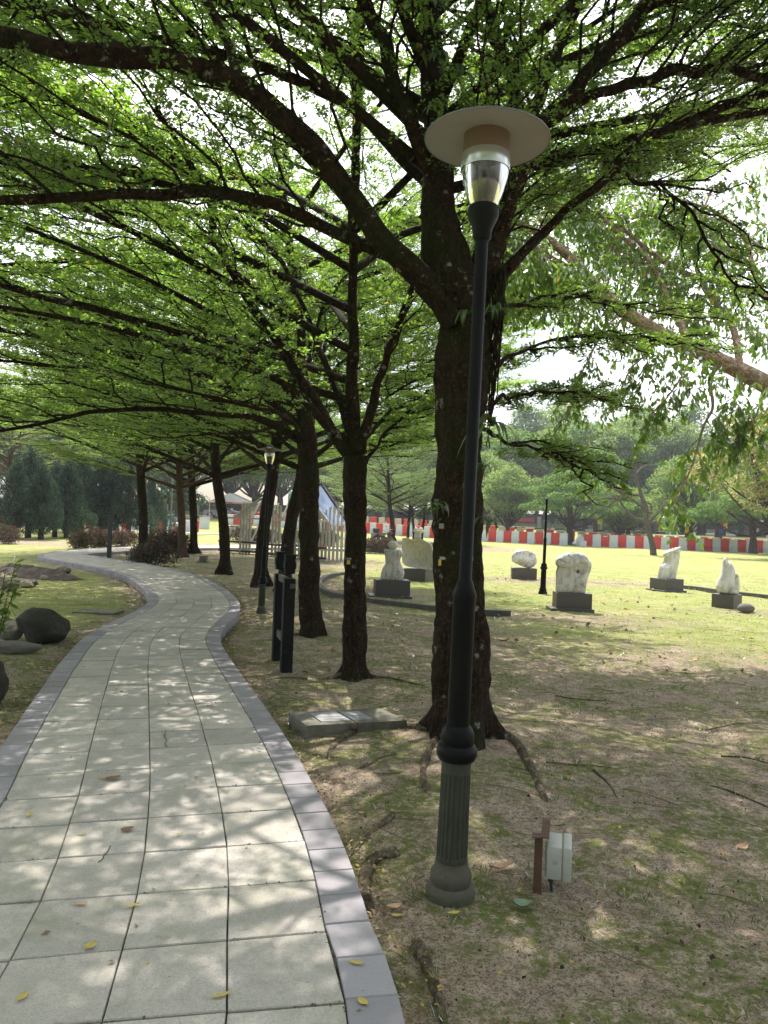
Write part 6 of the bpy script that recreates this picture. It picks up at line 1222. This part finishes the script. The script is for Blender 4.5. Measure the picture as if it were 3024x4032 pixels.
x2, y2 = scatter(900, -1, 13, 7.5, 24, lambda x, y: np.where(off(x, y) > 1.0, .9, 0)); n2 = len(x2); az2 = rl.uniform(0, 6.28, n2); V2, F2 = leaf_quads(np.stack([x2, y2, ground_z(x2, y2) + .03], 1), norm(np.stack([np.cos(az2), np.sin(az2), rl.normal(0, .3, n2)], 1)), norm(np.array([0, 0, 1.]) + rl.normal(0, .6, (n2, 3))), .085, .05, rl); F = np.vstack([F, F2 + len(V)]); V = np.vstack([V, V2]); n = n + n2
LIT = mat_leaf('litter_leaf', (.10, .06, .035), (.42, .30, .17), (.30, .18, .08), (.46, .34, .09), .10, .15)
o = link('leaf_litter', mesh_np('leaf_litter', V, F, False, {'rnd': ('FACE', rl.random(n))}), LIT); tag(o, 'small dry leaves strewn over soil, lawn and path', 'leaf litter', kind='stuff')
def sd_(x, y): 
    s = np.zeros_like(x)
    for a, b_ in ((np.sin(x * 2.1 + y * 1.3) + np.sin(x * 1.1 - y * 2.7 + 1) + np.sin(x * 4.1 + y * 3.3) * .6, 0),): s = a
    return s
nz1 = np.vectorize(lambda a, b_: mnoise.noise(Vector((a * 1.4, b_ * 1.4, 3.))) + .5 * mnoise.noise(Vector((a * 4, b_ * 4, 9.))))
x, y = scatter(380000, -10, 14, 1.7, 30, lambda x, y: np.where(off(x, y) > .93, .8, 0)); keep = (nz1(x, y) + rl.normal(0, .12, len(x))) > np.where(y > 11, -.30, np.where(x > cX(y), .10, -.05)); x, y = x[keep], y[keep]; n = len(x)
az = rl.uniform(0, 6.28, n); el = rl.uniform(.5, 1.4, n); d = np.stack([np.cos(az) * np.cos(el), np.sin(az) * np.cos(el), np.sin(el)], 1); hgt = rl.uniform(.016, .040, n)
V, F = leaf_quads(np.stack([x, y, ground_z(x, y) - .004], 1), d, norm(rl.normal(0, 1, (n, 3))), 1., .14, rl); Vr = V.reshape(-1, 4, 3); Vr = Vr[:, :1] + (Vr - Vr[:, :1]) * hgt[:, None, None]
GB = mat_leaf('grass_blade', (.06, .09, .015), (.16, .20, .04), (.20, .28, .05), (.34, .29, .12), .18, .4)
o = link('grass', mesh_np('grass', Vr.reshape(-1, 3), F, False, {'rnd': ('FACE', rl.random(n))}), GB); tag(o, 'short sparse grass and moss tufts on the soil', 'grass', kind='stuff')
K = []
for i in range(300):
    x0 = rl.uniform(-.2, 8) if i % 4 else rl.uniform(-7, -2); y0 = 1.9 * (14 / 1.9) ** rl.random()
    if float(off(np.array([x0]), np.array([y0]))[0]) < 1.1: continue
    a = rl.normal(0, .5) + (math.pi if rl.random() < .5 else 0); L_ = rl.uniform(.06, .4); s = np.linspace(0, 1, 7)[:, None]; q = np.array([[x0, y0, 0]]) + np.hstack([np.cos(a + .6 * s * rl.normal()), np.sin(a + .6 * s * rl.normal()), 0 * s]) * L_ * s; q[:, 2] = gz(q[:, 0], q[:, 1]) + .006 + rl.uniform(0, .01); K.append(q)
K = np.array(K); o = link('fallen_twigs', twig_mesh('fallen_twigs', [(K, rad(K, .003, .0015), 4)]), mat_simple('twig_grey', (.13, .10, .075), .9)); tag(o, 'thin fallen twigs and root ends scattered on the soil', 'twigs', kind='stuff')
# moss in the paving joints and litter drifted against the kerb
kp = []; kd = []
for i, (l_, r_) in enumerate(rw[:70]):
    n0 = norm(r_ - l_); a0_ = l_ + n0 * KW; b0_ = r_ - n0 * KW
    for j in range(70):
        u = rl.random(); 
        if mnoise.noise(Vector((a0_[0] * 2 + u * 5, a0_[1] * 1.7, 2.))) < (.12 - .25 * (u > .7)): continue
        p_ = a0_ + (b0_ - a0_) * u; kp.append((p_[0] + rl.normal(0, .003), p_[1] + rl.normal(0, .003), .097))
    for j in range(26):
        u = rl.random(); q_ = rw[i + 1][1]; n1 = norm(q_ - rw[i + 1][0]); p_ = (r_ - n0 * KW) * (1 - u) + (q_ - n1 * KW) * u
        if rl.random() < .6: kp.append((p_[0] + rl.normal(0, .003), p_[1], .098))
kp = np.array(kp); nk = len(kp); V, F = leaf_quads(kp, norm(rl.normal(0, 1, (nk, 3)) * [1, 1, .4]), norm(rl.normal(0, .5, (nk, 3)) + [0, 0, 1]), .014, .009, rl)
o = link('joint_moss', mesh_np('joint_moss', V, F, False, {'rnd': ('FACE', rl.random(nk))}), mat_leaf('joint_moss', (.05, .055, .02), (.14, .15, .05), (.1, .12, .03), (.12, .08, .05), .3, .1)); tag(o, 'moss and dirt grown into the joints of the paving', 'moss', kind='stuff')
kp = []
for i in range(len(rw[:62])):
    for side, k_ in ((1, 55), (0, 30)):
        e0 = rw[i][side]; e1 = rw[i + 1][side]; od = norm(rw[i][side] - rw[i][1 - side])
        for j in range(k_): u = rl.random(); p_ = e0 * (1 - u) + e1 * u + od * abs(rl.normal(.02, .11)); kp.append((p_[0], p_[1], float(gz(p_[0], p_[1])) + .012 + rl.uniform(0, .012)))
kp = np.array(kp); nk = len(kp); V, F = leaf_quads(kp, norm(rl.normal(0, 1, (nk, 3)) * [1, 1, .35]), norm(rl.normal(0, .5, (nk, 3)) + [0, 0, 1]), .026, .013, rl)
o = link('kerb_litter', mesh_np('kerb_litter', V, F, False, {'rnd': ('FACE', rl.random(nk) * .98 + .01)}), LIT); tag(o, 'dry leaves drifted against both kerbs of the path', 'leaf litter', kind='stuff')
x, y = scatter(42000, -9, 9, 1.7, 14, lambda x, y: np.where(off(x, y) > .93, np.clip(.5 + nz1(x * .7, y * .7), 0, 1), 0)); n = len(x); d = norm(rl.normal(0, 1, (n, 3)) * [1, 1, .5]); h_ = np.clip(rl.lognormal(math.log(.009), .5, n), .004, .03)
V, F = leaf_quads(np.stack([x, y, ground_z(x, y) + .004], 1), d, norm(rl.normal(0, 1, (n, 3))), 1., .9, rl); lv_ = V.reshape(-1, 4, 3); V = (lv_[:, :1] + (lv_ - lv_[:, :1]) * h_[:, None, None]).reshape(-1, 3)
t = NT('soil_crumb'); a = t.attr('rnd'); CRM = t.done(t.principled(t.mix(a, (.05, .035, .025), (.26, .20, .15)), .95, spec=.1))
o = link('soil_crumbs', mesh_np('soil_crumbs', V, F, False, {'rnd': ('FACE', rl.random(n) ** 1.6)}), CRM); tag(o, 'dark crumbs of soil and bark over the bare ground', 'soil crumbs', kind='stuff')
tp_, td_ = [], []
for i in range(330):
    x0 = rl.uniform(-.1, 6.5) if i % 5 else rl.uniform(-7, -2.5); y0 = 1.8 * (10 / 1.8) ** rl.random()
    if float(off(np.array([x0]), np.array([y0]))[0]) < .95: continue
    m_ = int(rl.integers(5, 16)); a = rl.uniform(0, 6.28, m_); e_ = rl.uniform(.4, 1.35, m_); tp_.append(np.stack([x0 + rl.normal(0, .012, m_), y0 + rl.normal(0, .012, m_), np.full(m_, float(gz(x0, y0)))], 1)); td_.append(np.stack([np.cos(a) * np.cos(e_), np.sin(a) * np.cos(e_), np.sin(e_)], 1))
tp_, td_ = np.vstack(tp_), np.vstack(td_); o = link('grass_tufts', leaf_mesh('grass_tufts', [leaf_quads(tp_, td_, norm(rl.normal(0, 1, tp_.shape)), .055, .0055, rl)], rl), GB); tag(o, 'small green grass tufts and seedlings growing out of the soil', 'grass', kind='stuff')
# young plant at the left edge
rp = np.random.default_rng(5); gp = G(-40, 2620); pl = thing('leafy_plant', gp, 0, 'green plant with glossy leaves poking in at the left edge', 'plant'); K = []
for i in range(9): a = rp.uniform(0, 6.28); s = np.linspace(0, 1, 7)[:, None]; K.append(np.hstack([np.cos(a) * s * .2, np.sin(a) * s * .15, s * rp.uniform(.6, 1.0)]))
K = np.array(K); link('stems', twig_mesh('stems', [(K, rad(K, .006, .003), 5)]), BARK2, pl); link('foliage', leaf_mesh('foliage', [rosettes(K, 12, 3, .10, .045, rp, .35, -.1, .5)], rp), LEAF_MID, pl)

# ------------------------------------------------------------------ haze
b = MB(); b.box((20, 200, 29), (560, 470, 66)); t = NT('haze_air'); pv = t.n('VolumePrincipled'); pv.inputs['Density'].default_value = HAZE; pv.inputs['Color'].default_value = (.86, .92, 1, 1); pv.inputs['Anisotropy'].default_value = .35; t.l(pv.outputs[0], t.out.inputs['Volume'])
if HAZE > 0: o = b.build('haze', t.m); tag(o, kind='stuff')
